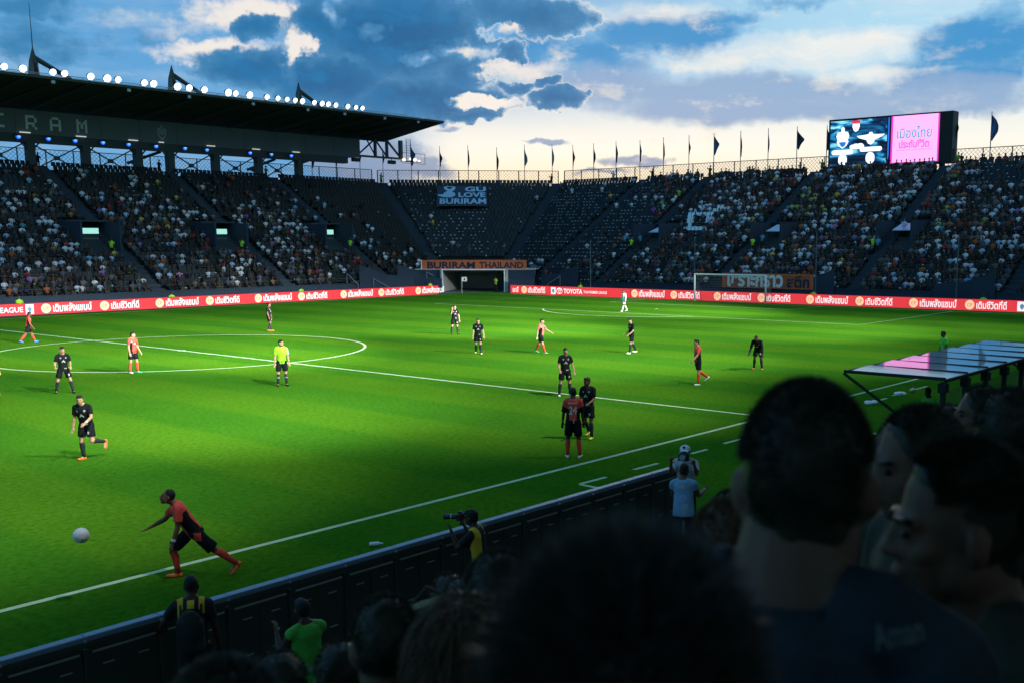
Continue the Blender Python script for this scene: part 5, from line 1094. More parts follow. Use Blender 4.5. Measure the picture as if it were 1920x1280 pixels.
    # ---- face and hair
    mb = MB()
    for q in (-1, 1): mb.ell(hc+Mh@V((q*.030, .083, .006))*s, (.012*s, .010*s, .008*s), Mh, 8, 5); mb.tube([hc+Mh@V((q*.014, .094, .026))*s, hc+Mh@V((q*.046, .080, .026))*s], .0055*s, 5)
    link('eyes', mb.mesh(True), EYEM, body)
    mb = MB(); mb.ell(hc+Mh@V((0, .098, -.061))*s, (.021*s, .008*s, .006*s), Mh, 8, 5); link('mouth', mb.mesh(True), LIPM, body)
    if hair:
        mb = MB()
        if hair == 'fine' or (hair == 'crop' and head_fine):
            mb.ell(hc+Mh@V((0, -.026, .026))*s, (.0770*s, .0870*s, .1015*s), Mh, 20, 14); mb.ell(hc+Mh@V((0, -.050, -.030))*s, (.058*s, .046*s, .072*s), Mh, 16, 10)
            if hair == 'fine': mb.ell(hc+Mh@V((0, -.016, .071))*s, (.071*s, .079*s, .060*s), Mh, 16, 10)
        else: mb.ell(hc+Mh@V((0, -.022, .034))*s, (.0785*s, .097*s, .097*s), Mh, 14, 10)
        if hair == 'short': mb.ell(hc+Mh@V((0, .03, .080))*s, (.064*s, .062*s, .045*s), Mh, 12, 8); mb.ell(hc+Mh@V((0, -.045, .0))*s, (.070*s, .066*s, .085*s), Mh, 12, 8)
        me = remesh(mb, max(.009, vox*.6), 1, (.004 if head_fine else .006)*s, 26); link('hair', me, HAIRM, t_, True)
    # ---- clothes
    kt = kit
    if kt.get('shirt'):
        mb = MB(); f_ = kt.get('fit', 1.0)
        mb.tube([T(0, -.005, -.10), T(0, -.005, -.04), T(0, .005, .14), T(0, .01, .30), T(0, .0, .42), T(0, -.01, .487), T(0, -.008, .525)], [(.172*s*f_, .132*s*f_), (.172*s*f_, .130*s*f_), (.158*s*f_, .122*s*f_), (.172*s, .13*s), (.182*s, .126*s), (.150*s, .104*s), (.078*s, .074*s)], 16, ref=xr)
        for k in 'lr':
            sh, el, wr, d1, d2, sd = arms[k]; q = kt.get('sleeve', .72); mb.ell(sh, (.068*s, .07*s, .07*s))
            if q <= 1: mb.tube([sh, sh.lerp(el, q*.5), sh.lerp(el, q)], [.068*s, .068*s, .070*s], 10)
            else: mb.tube([sh, sh.lerp(el, .6), el], [.066*s, .060*s, .050*s], 10); mb.tube([el, wr], [.050*s, .036*s], 10)
        for q in (-1, 1): mb.tube([T(q*.055, -.02, .52), T(q*.10, -.018, .505), T(q*.17, -.012, .472)], [.045*s*NECK[0], .052*s*NECK[0], .060*s], 8)
        me = remesh(mb, vox*1.1, 2, .008*s, 10, (1, 1, .6)); so = link('shirt', me, kt['shirt'], t_, True)
        if isinstance(kt['shirt'], list):
            inv = Rt.inverted(); fn = kt['split']
            for pg in me.polygons: pg.material_index = fn(inv@(pg.center-pel)/s)
        bv = BVHTree.FromPolygons([v.co for v in me.vertices], [tuple(q.vertices) for q in me.polygons])
        for txt, x, zz, w, h, back, mt in kt.get('prints', []):
            m2 = MB(); add_text(m2, txt, (0, 0, 0), (-1, 0, 0) if not back else (1, 0, 0), (0, 0, 1), w=w, h=h, bold=.02)
            vv = []
            for v in m2.v:
                o_ = T(x+v[0], (-.5 if back else .5), zz+v[2]); dr = Rt@V((0, 1 if back else -1, 0)); hit = bv.ray_cast(o_, dr); vv.append((hit[0]-dr*.006) if hit[0] else o_+dr*.36*s)
            m2.v = [tuple(v) for v in vv]; link('print', m2.mesh(), mt, so)
    if kt.get('shorts'):
        mb = MB(); mb.tube([T(0, 0, -.11), T(0, 0, -.02), T(0, 0, .06)], [(.15*s, .12*s), (.172*s, .128*s), (.158*s, .118*s)], 14, ref=xr)
        for k in 'lr':
            hip, knee, ank, d1, d2, fd = legs[k]; q = kt.get('leg', .72)
            if q <= 1: mb.tube([hip+V((0, 0, .02*s)), hip.lerp(knee, q*.5), hip.lerp(knee, q)], [.102*s, .104*s, .106*s], 12)
            else: mb.tube([hip, hip.lerp(knee, .5), knee, knee.lerp(ank, .5), ank+V((0, 0, .0))], [.100*s, .092*s, .072*s, .068*s, .062*s], 12)
        me = remesh(mb, vox*1.1, 2, .008*s, 11); so = link('shorts' if kt.get('leg', .7) <= 1 else 'trousers', me, kt['shorts'], t_, True)
        if isinstance(kt['shorts'], list):
            for pg in me.polygons: pg.material_index = kt['ssplit'](pg.center/s)
        bv = BVHTree.FromPolygons([v.co for v in me.vertices], [tuple(q.vertices) for q in me.polygons])
        for txt, k, w, h in kt.get('sprints', []):
            hip, knee, ank, d1, d2, fd = legs[k]; o0 = hip.lerp(knee, .5); m2 = MB(); add_text(m2, txt, (0, 0, 0), (-1, 0, 0), (0, 0, 1), w=w, h=h, bold=.02); vv = []
            for v in m2.v:
                o_ = o0+V((v[0], .4, v[2])); hit = bv.ray_cast(o_, V((0, -1, 0))); vv.append(tuple((hit[0]+V((0, .006, 0))) if hit[0] else o_-V((0, .3, 0))))
            m2.v = vv; link('print', m2.mesh(), KP, so)
    for k in 'lr':
        hip, knee, ank, d1, d2, fd = legs[k]
        bk = (d2.cross(V((1, 0, 0)))).normalized(); bk = bk if bk.y < 0 else -bk
        if kt.get('socks'):
            mb = MB(); mb.tube([knee.lerp(ank, .08), knee.lerp(ank, .14), knee.lerp(ank, .34)+bk*.014*s, knee.lerp(ank, .7)+bk*.004*s, ank-d2*-.01*s], [.058*s, .060*s, .064*s, .049*s, .044*s], 12); so = link('sock', mb.mesh(True), kt['socks'], t_, True)
            if kt.get('band'):
                for q, rr_ in ((.2, .064), (.36, .066)): mb = MB(); c0 = knee.lerp(ank, q)+bk*.010*s; mb.tube([c0, c0+d2*.03*s], rr_*s, 12); link('sock_band', mb.mesh(True), kt['band'], so)
        if kt.get('boots'):
            up = fd.cross(V((1, 0, 0))).normalized(); up = up if up.z > 0 else -up; b0 = ank-up*.045*s
            mb = MB(); mb.tube([b0-fd*.065*s, b0-fd*.05*s, b0+fd*.03*s, b0+fd*.12*s, b0+fd*.175*s, b0+fd*.19*s], [(.022*s, .022*s), (.038*s, .040*s), (.040*s, .042*s), (.046*s, .030*s), (.038*s, .022*s), (.018*s, .014*s)], 12, ref=fd.cross(up)); mb.tube([ank, b0], [.042*s, .042*s], 10)
            mt = kt['boots'] if not isinstance(kt['boots'], tuple) else kt['boots'][0 if k == 'l' else 1]; me = mb.mesh(True); link('boot', me, mt, t_, True)
    if kt.get('wrist'):
        sh, el, wr, d1, d2, sd = arms[kt['wrist']]; mb = MB(); mb.tube([wr-d2*.05*s, wr], .036*s, 10); link('wristband', mb.mesh(True), KP, t_, True)
    t_.location = (foot.x, foot.y, (foot.z if z is None else z)-low); t_.rotation_euler = (0, 0, hd-PI/2)
    return t_, dict(T=T, Rt=Rt, arms=arms, legs=legs, hc=hc, Mh=Mh, s=s, pel=pel)
# kits
red_split = lambda c: 1 if (abs(c.x) > .105 and c.z < .36 and abs(c.x) < .19) or c.z < -.02 and c.y < -.02 else 0
m24_split = lambda c: 0 if (c.z > .22 and abs(c.x) < .26 and c.z > .22+abs(c.x)*.5) or (abs(c.x) < .085 and c.z > .0) else 1
def red(**k): d = dict(shirt=[KR, KK], split=red_split, shorts=KK, socks=SOCKR, boots=BT['white'], prints=[('OA', 0, .30, .10, .07, False, KP), ('o', .12, .40, .05, .05, False, KP)], leg=.74); d.update(k); return d
def blk(**k): d = dict(shirt=KK, shorts=KK, socks=SOCKK, boots=BT['black'], prints=[('A', 0, .28, .13, .09, False, KP), ('o', -.09, .40, .05, .05, False, KP), ('o', .09, .40, .05, .05, False, KP), ('-', -.06, .02, .08, .03, False, KP)], sprints=[('9', 'l', .06, .09)], leg=.74); d.update(k); return d
W_ = dict(lh=.32, lk=.12, rh=-.34, rk=.22, rf=-.35)           # a walking stride
def at(px, py): return ground(px, py)
human('player in red and black walking with blue boots at the far left by the boards', at(55, 642), 100, red(boots=BT['blue']), dict(lh=.42, lk=.05, rh=-.42, rk=.3, rf=-.5, lean=.12, le=.3, re=.5), skin='brown')
human('player in red shirt and black shorts standing on the circle line, white and green boots', at(252, 699), 42, red(boots=(BT['green'], BT['white'])), dict(la=.12, ra=.12, lh=.05, rh=-.04, hy=.6, hp=-.1, le=.5, lab=.12, las=.1, lean=.02))
human('player in black kit walking with bent arms at the left of the centre circle', at(122, 737), 12, blk(), dict(la=.28, ra=.24, lh=.10, rh=-.12, rk=.15, lab=.3, rab=.35, le=1.25, re=1.1, las=-.15, ras=.0, li=.35, ri=.1, hy=.1))
human('player in black kit running with one foot kicked up and orange boots', at(167, 860), -38, blk(boots=BT['orange'], wrist='l'), dict(lean=.32, side=.05, twist=.25, rh=.22, rk=.35, ra=.02, lh=.18, lk=1.55, la=.20, lf=-1.2, ras=-.25, rab=.2, re=.5, las=.35, lab=.3, le=.75, li=.45, hp=.05, hy=.3))
human('referee in lime yellow shirt and black shorts standing beside the halfway line', at(530, 723), 10, dict(shirt=[KY, KSB], split=lambda c: 1 if c.x < -.21 else 0, shorts=KK, socks=SOCKK, band=GREYB, boots=BT['black'], leg=.80, sleeve=.8), dict(la=.10, ra=.10, hy=.75, hp=.15, lab=.2, rab=.2, le=.15, re=.15), H=1.80)
human('player in black kit stepping on the far edge of the centre circle', at(505, 621), 68, blk(boots=BT['orange']), dict(lh=.1, rh=.35, rk=.75, rf=-.3, lab=.1, rab=.1), skin='brown')
human('player in black kit wiping his mouth with one arm, middle of the far half', at(853, 627), 18, blk(), dict(la=.15, ra=.15, ras=.9, rab=.3, re=2.0, ri=.3, lab=.25, le=.1, hp=.1))
human('player in black kit walking with cream boots left of the red player', at(897, 663), 6, blk(boots=BT['cream']), dict(lh=.18, lk=.1, rh=-.05, rk=.35, la=.02, ra=.02, lab=.24, rab=.2, le=.35, re=.2))
human('player in pinkish red shirt walking to the right with an arm held out', at(1015, 662), 62, red(shirt=[pmat('kit_red_pale', (.62, .15, .12), .75, var=.12, vscale=12), KK], boots=BT['green']), dict(lh=-.38, lk=.2, lf=-.3, rh=.36, rk=.04, las=.6, lab=.35, le=.5, ras=-.2, rab=.4, re=.2, hy=.1), skin='pale')
human('goalkeeper in all white walking in front of the far boards', at(1170, 584), -50, dict(shirt=KW, shorts=KW, socks=KW, boots=BT['white'], sleeve=1.2, leg=.74), dict(lh=.40, lk=.05, rh=-.40, rk=.2, rf=-.4, lab=.2, rab=.2, hp=-.2), skin='brown')
human('bearded player in black kit standing with legs apart and white boots', at(1184, 662), -62, blk(boots=BT['white']), dict(lh=.28, rh=-.30, rk=.15, lk=.1, las=.1, le=.8, li=.2, ras=-.05, re=1.0, rab=.15, hp=-.1, rf=-.1))
human('player in black kit standing on the halfway line with white boots', at(1060, 742), 12, blk(boots=BT['white']), dict(la=.16, ra=.20, rh=.06, lh=-.1, lab=.32, rab=.25, le=.25, re=.8, ri=.2, hy=.2), skin='tan')
human('player in red and black seen from behind with number 24 and red socks', at(1075, 857), 178, dict(shirt=[KR, KK], split=m24_split, shorts=KK, socks=SOCKR, boots=BT['white'], prints=[('24', 0, .25, .20, .21, True, KPP), ('PNDR', 0, .42, .22, .05, True, KPP), ('Y', .02, -.03, .05, .1, True, KPP)], leg=.86, sleeve=.95, fit=1.06), dict(la=.08, ra=.10, lh=.03, rh=-.03, lab=.2, rab=.16, le=.2, re=.15, hy=.25, hp=-.12), H=1.82, skin='dark', vox=.015)
human('player in black kit half hidden behind number 24, yellow boots', at(1103, 821), -28, blk(boots=BT['yellow']), dict(lh=.15, lk=.12, rh=-.1, rk=.6, rf=-.5, las=.2, le=1.1, li=.2, ras=.1, re=.7, hy=-.35, hp=-.1), skin='brown', vox=.015)
human('player in red shirt walking left with trailing foot and white boots', at(1308, 721), -68, red(boots=BT['white']), dict(lh=.05, lk=.05, rh=-.25, rk=.75, rf=-.7, las=.45, lab=.25, le=.35, ras=-.1, rab=.1, re=.2), skin='tan')
human('player in black kit with long sleeves bending forward, hands near knees, orange boots', at(1422, 692), -14, blk(boots=BT['orange'], sleeve=1.2, shorts=KK), dict(lean=.85, lh=.35, rh=.35, lk=.5, rk=.5, la=.12, ra=.12, las=.25, ras=.30, lab=.28, rab=.22, le=.2, re=.3, hp=.35), skin='dark')
human('player in red and black lunging after the throw-in with orange boots', ground(368, 1081), -84, red(boots=BT['orange'], socks=SOCKR, wrist='l', shorts=[KK, KR], ssplit=lambda c: 1 if (c.x < -.06 and -.16 < c.z < -.02 and c.y < .02 and c.y > -.09) else 0, prints=[('o', 0, .40, .06, .06, False, KP)], sprints=[], leg=.92), dict(lean=.54, lh=-.74, lk=.14, lf=-.8, la=.08, rh=.84, rk=1.0, ra=.10, rf=.0, ras=.62, rab=.15, re=.50, las=.10, lab=.12, le=.25, hp=.45, curl=.35), H=1.80, skin='brown', vox=.013, hair='crop')
human('player in red cut off by the left edge of the picture', at(-14, 741), 20, red(), dict(lab=.2, rab=.2), skin='tan')
human('reserve in bright green bib standing beyond the dugout roof', at(1768, 699), -60, dict(shirt=KG, shorts=KK, socks=SOCKK, boots=BT['black']), dict(lab=.15, rab=.15, hy=-.2), skin='brown')
human('reserve in green bib standing behind the dugout post', ground(1738, 846), -40, dict(shirt=KG, shorts=KK, socks=SOCKK, boots=BT['black']), dict(hy=.3), skin='dark', H=1.72)
# the ball in flight
bc = at_d(152, 1003, 16.4); rb_ = .118
ball = thing('football', 'white football in the air in front of the thrower', 'ball', bc-V((0, 0, rb_)))
bm = bmesh.new(); bmesh.ops.create_icosphere(bm, subdivisions=4, radius=rb_); me = bpy.data.meshes.new('m'); bm.to_mesh(me); bm.free()
ico = bmesh.new(); bmesh.ops.create_icosphere(ico, subdivisions=1, radius=1); cen = [v.co.normalized() for v in ico.verts]; ico.free()
for v in me.vertices:
    n_ = v.co.normalized(); ds = sorted([n_.dot(c) for c in cen[:12]], reverse=True); e = ds[0]-ds[1]
    v.co = n_*(rb_-(.003 if e < .02 else 0))
me.polygons.foreach_set('use_smooth', [True]*len(me.polygons)); me.transform(Matrix.Translation(bc)); link('shell', me, pmat('ball_white', (.74, .72, .70), .4, var=.05, vscale=20), ball)
mb = MB()
for c in cen[:6]:
    x_ = c.orthogonal().normalized(); y_ = c.cross(x_); n = 14
    mb.face([bc+(c+x_*.16*math.cos(2*PI*k/n)+y_*.16*math.sin(2*PI*k/n)*.5).normalized()*(rb_+.0015) for k in range(n)])
link('printed_panel', mb.mesh(), pmat('ball_print', (.22, .20, .24), .5), ball)
# ================================================================== NEAR SIDE: terrace, roof with floodlights, stewards, spectators
near = thing('near_stand', 'dark near-side terrace and roof the picture is taken from', 'grandstand', (-10, -14, 0)); DKC = pmat('near_concrete', (.055, .065, .055), .9, var=.3, vscale=2)
mb = MB()
for k in range(26):
    y = -9.0-.8*k; z = .4*k; mb.face([(-60, y, z), (60, y, z), (60, y, z+.4), (-60, y, z+.4)][::-1]); mb.face([(-60, y, z+.4), (60, y, z+.4), (60, y-.8, z+.4), (-60, y-.8, z+.4)][::-1])
link('terrace', mb.mesh(), DKC, near)
mb = MB(); mb.face([(-60, -9, .006), (60, -9, .006), (60, -5.2, .006), (-60, -5.2, .006)]); link('walkway', mb.mesh(), pmat('near_walk', (.06, .07, .06), .9, var=.2, vscale=2), near)
mb = MB(); mb.hexa([(-62, -32, 17.6), (62, -32, 17.6), (62, -10.5, 18.8), (-62, -10.5, 18.8), (-62, -32, 18.1), (62, -32, 18.1), (62, -10.5, 19.1), (-62, -10.5, 19.1)]); link('roof', mb.mesh(), ROOFM, near)
for k in range(24): mb = MB(); mb.box((-61+5.3*k, -30.4, 13.9), (.72, .8, 7.2)); link('column', mb.mesh(), STEEL, near)
mb = MB(); mb.box((0, -6.0, 19.2), (124, .08, 1.44)); link('added_light_visor', mb.mesh(), ROOFM, near)  # unseen strip and arms added to keep the beams off the far stands
for k in range(24): mb = MB(); mb.bar((-61+5.3*k, -10.5, 19.0), (-61+5.3*k, -6.0, 19.9), .14); link('added_visor_arm', mb.mesh(), STEEL, near)
# floodlights on its roof edge: the same lamps as on the far roof, these light the pitch
for i in range(15):
    far_ = i < 10; x = -50+10*i if far_ else -44+20*(i-10); tx, ty = (x, 52 if i % 2 else 25) if far_ else (x*.9, 17); x = max(-56, min(x, 46))
    t_ = thing('floodlight_bank', 'bank of floodlights on the near roof edge, %s from the left' % ordw(i), 'floodlight', (x+(0 if far_ else 4), -10.2, 19.2), 'floodlights on the near roof')
    if not far_: x += 4
    for k in range(4):
        mb = MB(); c = V((x-1.2+.8*k, -10.0, 19.5)); n_ = V((0, .9, -.43)).normalized(); mb.tube([c-n_*.4, c-n_*.25, c], [.1, .3, .38], 12, ref=(1, 0, 0)); link('lamp_head', mb.mesh(), BLACK, t_)
    mb = MB(); mb.bar((x-1.6, -10.3, 19.2), (x+1.6, -10.3, 19.2), .1); link('mounting_rail', mb.mesh(), BLACK, t_)
    ld = bpy.data.lights.new('flood_beam', 'SPOT'); ld.energy = (340000 if i % 2 else 105000) if far_ else 42000; ld.spot_size = R((32 if i % 2 else 50) if far_ else 64); ld.spot_blend = (.7 if i % 2 else 1) if far_ else 1; ld.shadow_soft_size = .3; ld.color = (1, .98, .91)
    lo = bpy.data.objects.new('flood_beam', ld); COL.objects.link(lo); lo.parent = t_; lo.matrix_parent_inverse = Matrix.Translation(-t_.location)
    lo.location = (x, -9.2, 19.3); lo.rotation_euler = (V((tx, ty, 0))-V(lo.location)).to_track_quat('-Z', 'Y').to_euler()

# ---- stewards and photographers by the barrier
NV = pmat('vest_black', (.012, .014, .014), .8, var=.3, vscale=9); YV = pmat('vest_yellow', (.62, .42, .02), .7, var=.15, vscale=9); BIB = pmat('bib_blue', (.20, .36, .50), .8, var=.12, vscale=9); GV = pmat('vest_hi_green', (.05, .33, .035), .6, var=.12, vscale=9); DJ = pmat('trousers_dark', (.016, .018, .02), .8, var=.2)
CAMM = pmat('camera_black', (.012, .012, .013), .35, spec=.5)
def camera_thing(label, c, d, s=1.0, big=False):
    t_ = thing('camera', label, 'camera', c); d = V(d).normalized(); x_ = d.cross(Z3).normalized(); u_ = x_.cross(d)
    mb = MB(); mb.box(c, (.14*s, .075*s, .10*s), 0, (x_, d, u_)); mb.box(c+u_*.062*s, (.055*s, .06*s, .04*s), 0, (x_, d, u_)); mb.box(c+x_*.055*s+d*.03*s, (.035*s, .05*s, .10*s), 0, (x_, d, u_)); o = link('camera_body', mb.mesh(), CAMM, t_); bv = o.modifiers.new('b', 'BEVEL'); bv.width = .008; bv.segments = 2
    L_ = .26 if big else .16; mb = MB(); mb.tube([c+d*.03*s, c+d*.08*s, c+d*(L_*.7)*s, c+d*L_*s], [.032*s, .036*s, .038*s, .048*s], 14); ln = link('lens', mb.mesh(True), CAMM, t_)
    mb = MB(); mb.tube([c+d*L_*s, c+d*(L_+.004)*s], .040*s, 14); link('front_glass', mb.mesh(), pmat('glass_glint', (.25, .30, .34), .08, spec=1), ln)
    mb = MB(); mb.tube([c+d*L_*.5*s, c+d*(L_*.5+.02)*s], .041*s, 14); link('lens_ring', mb.mesh(), pmat('ring_grey', (.4, .42, .42), .4), ln)
def ysplit(c): return 1 if (.10 < abs(c.x) < .19 and c.z > .16) or (c.z > .40 and abs(c.x) < .05 and c.y > -.5 and abs(c.x) < .05 and c.y < 0) else 0
f0 = V((-23.06, -5.72, 0)); t1, i1 = human('steward with backpack and yellow-trimmed black vest leaning on the barrier', f0, 172, dict(shirt=[NV, YV], split=lambda c: 1 if (.09 < abs(c.x) < .15 and c.z > .36) or (abs(c.x) < .035 and c.z > .44) or (-.155 < c.x < -.13 and c.z > .2) else 0, shorts=DJ, leg=1.2, boots=BT['black'], sleeve=.7), dict(lab=.55, le=.5, las=.45, rab=.22, re=.1, lean=.03), H=1.74, skin='dark', vox=.014, hair='crop')
bp_ = thing('backpack', 'dark backpack worn by the steward at the barrier', 'backpack', f0); M = t1.rotation_euler.to_matrix(); loc = t1.location.copy()
def W1(x, y, zz): return loc+M@i1['T'](x, y, zz)
ax = (M@V((1, 0, 0)), M@V((0, 1, 0)), Z3); mb = MB(); mb.ell(W1(0, -.22, .22), (.155, .11, .24), Matrix(ax).transposed(), 16, 12); mb.box(W1(0, -.2, .16), (.29, .17, .34), 0, ax); link('bag', remesh(mb, .014, 4, .006, 12), pmat('bag_dark', (.016, .022, .018), .85, var=.3, vscale=9), bp_)
mb = MB()
for q in (-.11, .11): mb.tube([W1(q, -.13, .36), W1(q, -.08, .47), W1(q, .04, .50), W1(q, .15, .38)], .016, 6)
link('strap', mb.mesh(True), pmat('strap_dark', (.02, .022, .02), .8), bp_)
f0 = V((-18.82, -6.10, 0)); t1, i1 = human('photographer in black and yellow vest aiming a long-lens camera over the barrier', f0, -118, dict(shirt=[NV, YV], split=lambda c: 1 if (-.17 < c.x < -.055 and c.y < .02 and c.z > -.08) or (.08 < c.x < .12 and c.z > .40) else 0, shorts=DJ, leg=1.2, boots=BT['black'], sleeve=.7), dict(lean=.12, las=.75, ras=.7, lab=.10, rab=.2, le=1.95, re=1.95, li=.18, ri=.18, hp=-.05, curl=.9), H=1.74, skin='dark', vox=.014)
M = t1.rotation_euler.to_matrix(); loc = t1.location.copy(); fw = M@V((0, 1, 0)); cc = loc+M@(i1['hc']+V((0, .17, -.0))); camera_thing('black camera with long lens held by the barrier photographer', cc, fw+V((0, 0, -.08)), 1.0, True)
f0 = V((-22.74, -7.45, 0)); human('steward in bright green vest with arms raised near his face', f0, -150, dict(shirt=[GV, pmat('vest_band', (.25, .30, .26), .5)], split=lambda c: 1 if .02 < c.z < .07 else 0, shorts=DJ, leg=1.2, boots=BT['black'], sleeve=.12), dict(las=.5, ras=.7, le=1.9, re=1.7, li=.4, ri=.3, lab=.25, rab=.25, lean=.1), H=1.74, skin='dark', vox=.014)
f0 = V((-14.51, -6.7, 0)); human('photographer in pale blue numbered bib seen from behind at the barrier end', f0, 165, dict(shirt=BIB, shorts=DJ, leg=1.2, boots=BT['black'], sleeve=.35, fit=1.12, prints=[('MB', 0, .41, .11, .06, True, KP), ('o', .02, .22, .12, .12, True, pmat('bib_emblem', (.28, .42, .62), .8)), ('23', .06, .08, .09, .08, True, KP)]), dict(lean=.10, side=-.05, las=.5, ras=.6, le=1.2, re=1.1, hp=-.3, lab=.15, rab=.2), H=1.76, skin='brown', vox=.014)
f0 = V((-13.05, -5.75, 0)); t1, i1 = human('cameraman in white cap and pale shirt facing the stand behind a camera', f0, -8, dict(shirt=pmat('shirt_grey', (.42, .46, .46), .8, var=.2, vscale=9), shorts=DJ, leg=1.2, boots=BT['black'], sleeve=.75), dict(lean=.1, las=1.0, ras=1.0, le=1.5, re=1.5, li=.2, ri=.2, lab=.2, rab=.2, curl=.9), H=1.78, skin='brown', vox=.014)
M = t1.rotation_euler.to_matrix(); loc = t1.location.copy(); hcw = loc+M@i1['hc']; fw = M@V((0, 1, 0))
mb = MB(); mb.ell(hcw+V((0, 0, .055)), (.098, .104, .085), None, 16, 10); mb.box(hcw+fw*.11+V((0, 0, .045)), (.15, .14, .016), 0, (M@V((1, 0, 0)), fw, Z3)); cp_ = thing('cap', 'white peaked cap on the cameraman', 'cap', hcw); link('cap_shell', remesh(mb, .008, 2), pmat('cap_white', (.66, .70, .74), .8), cp_)
mb = MB(); mb.ell(hcw+V((0, 0, .142)), (.012, .012, .007), None, 8, 5); link('button', mb.mesh(True), KW, cp_)
camera_thing('black camera with glinting lens in front of the white-capped man', hcw+fw*.17+V((0, 0, -.06)), fw+V((0, 0, .15)), 1.35)

# ---- the audience right in front of the lens
POLO = pmat('polo_navy', (.020, .034, .044), .75, var=.25, vscale=14, bump=.25, bscale=60); DKS = pmat('shirt_dark', (.045, .046, .027), .8, var=.25, vscale=10); PRN = pmat('print_dim', (.12, .15, .15), .7)
HAIRB = pmat('hair_brown', (.13, .075, .035), .5, spec=.4, bump=.5, bscale=90); HAIRK = pmat('hair_dark', (.036, .035, .020), .5, spec=.3); HAIRG = pmat('hair_grey_sheen', (.055, .056, .042), .4, spec=.5)
def strands(name, c, M, s, region, n, ln, width, mat, parent, seed, droop=.3, local=True):
    rr = random.Random(seed); mb = MB(); k = 0
    while k < n:
        u = V((rr.gauss(0, 1), rr.gauss(0, 1), rr.gauss(0, 1))).normalized()
        if not region(u): continue
        k += 1; base = c+M@V((u.x*.080*s, (u.y*.096-.015)*s, (u.z*.104+.028)*s)); nrm = (M@V((u.x/.080, u.y/.096, u.z/.104))).normalized()
        jit = V((rr.gauss(0, 1), rr.gauss(0, 1), rr.gauss(0, 1)))*.35; d = (nrm+jit*.5+V((0, 0, -droop))).normalized(); l_ = ln*rr.uniform(.5, 1.2)
        t = d.orthogonal().normalized(); t = (Matrix.Rotation(rr.uniform(0, 6.3), 3, d)@t)*width; b2 = base+d*l_*.55; tip = base+d*l_+V((0, 0, -droop*l_*.5))
        n0 = len(mb.v); mb.v += [tuple(base-t-nrm*.004), tuple(base+t-nrm*.004), tuple(b2+t*.7), tuple(b2-t*.7), tuple(tip)]; mb.f += [(n0, n0+1, n0+2, n0+3), (n0+3, n0+2, n0+4)]; mb.m += [0, 0]
    o = link(name, mb.mesh(), mat, parent, local); o['kind'] = 'stuff'; return o
NECK[0] = 1.32
SK['brown'] = pmat('skin_shade_brown', (.16, .085, .052), .6, var=.2, vscale=30)
hairline = lambda u: (u.z > .25 and u.y < .62) or (u.z > .72) or (u.y < .05 and u.z > -.62 and not (abs(u.x) > .80 and u.z < .1))
def spectator(label, px, py, D, rel, skin='brown', H=1.74, pose=None, shirt=None, hairmat=None, hairlen=.016, n=5000, vox=.012, prints=(), hair='crop', sleeve=.75, seed=1, droop=.25, width=.0009, head_fine=False):
    hcw = at_d(px, py, D); foot = V((hcw.x, hcw.y, 0))
    t_, inf = human(label, foot, rel, dict(shirt=shirt or DKS, shorts=DJ, leg=1.2, boots=BT['black'], sleeve=sleeve, prints=list(prints)), dict(lab=.2, rab=.2, **(pose or {})), H=H, skin=skin, vox=vox, head_fine=head_fine, hair=hair)
    M = t_.rotation_euler.to_matrix(); hw = M@inf['hc']; t_.location = hcw-hw
    if hairmat:
        for ch in t_.children:
            if ch.name.startswith('hair'): ch.data.materials[0] = hairmat
    if n: strands('hair_strands', inf['hc'], inf['Mh'], inf['s'], hairline, n, hairlen, width, hairmat or HAIRM, t_, seed, droop)
    return t_, inf
# man in navy polo, back of the head, turned a little left
t1, i1 = spectator('man in a navy polo lettered Aman, seen from behind, head beside the dugout', 1510, 905, 1.36, 165, 'brown', 1.78, dict(hy=.25, hp=.0, lean=.02, nk=.112), POLO, HAIRK, .008, 9000, .007, prints=[], hair='crop', head_fine=True, seed=3)
mb = MB(); T = i1['T']; mb.tube([T(0, -.010, .478), T(0, -.012, .505), T(0, -.016, .535)], [(.125, .105), (.098, .088), (.086, .080)], 28, cap=False, ref=(1, 0, 0))
co = link('collar', mb.mesh(True), POLO, t1, True); md = co.modifiers.new('t', 'SOLIDIFY'); md.thickness = .006
NECK[0] = 1.12
# man in profile, looking left
t2, i2 = spectator('man in dark shirt, face in profile looking left at the right edge', 1796, 985, 1.62, -72, 'brown', 1.74, dict(hp=-.12, hy=-.05, lean=.03, nk=.122), DKS, HAIRK, .016, 12000, .006, hair='fine', head_fine=True, seed=5)
sh, el, wr, d1, d2, sd = i2['arms']['r']
shirt_o = [c for c in t1.children if c.name.startswith('shirt')][0]; bv = BVHTree.FromPolygons([v.co for v in shirt_o.data.vertices], [tuple(q.vertices) for q in shirt_o.data.polygons])
Mi = t1.rotation_euler.to_matrix().inverted(); camv = Mi@(V(CAMP)-t1.location); cen = Mi@(at_d(1684, 1186, 1.4)-t1.location); rtv = Mi@V((_r*.98+_u*.20)); upv = Mi@V((_u*.98-_r*.20)); m2 = MB(); add_text(m2, 'Aman', cen, rtv, upv, w=.066, h=.036, bold=.02)
vv = []
for v in m2.v:
    d = (V(v)-camv).normalized(); hit = bv.ray_cast(camv, d); vv.append(tuple(hit[0]-d*.003) if hit[0] else v)
m2.v = vv; link('print', m2.mesh(), PRN, shirt_o)
t3, i3 = spectator('very close head with tousled sheened hair filling the lower middle', 1178, 1362, .82, 170, 'brown', 1.72, dict(hp=-.1), DKS, HAIRG, .042, 9000, .010, hair='short', seed=7, droop=.05, width=.0011)
strands('loose_hair', i3['hc'], i3['Mh'], i3['s']*1.03, lambda u: u.z > .3, 900, .034, .0013, pmat('hair_wisp', (.12, .14, .15), .4, spec=.5), t3, 77, .0)  # pale strands carry the sky highlight on the hair as colour
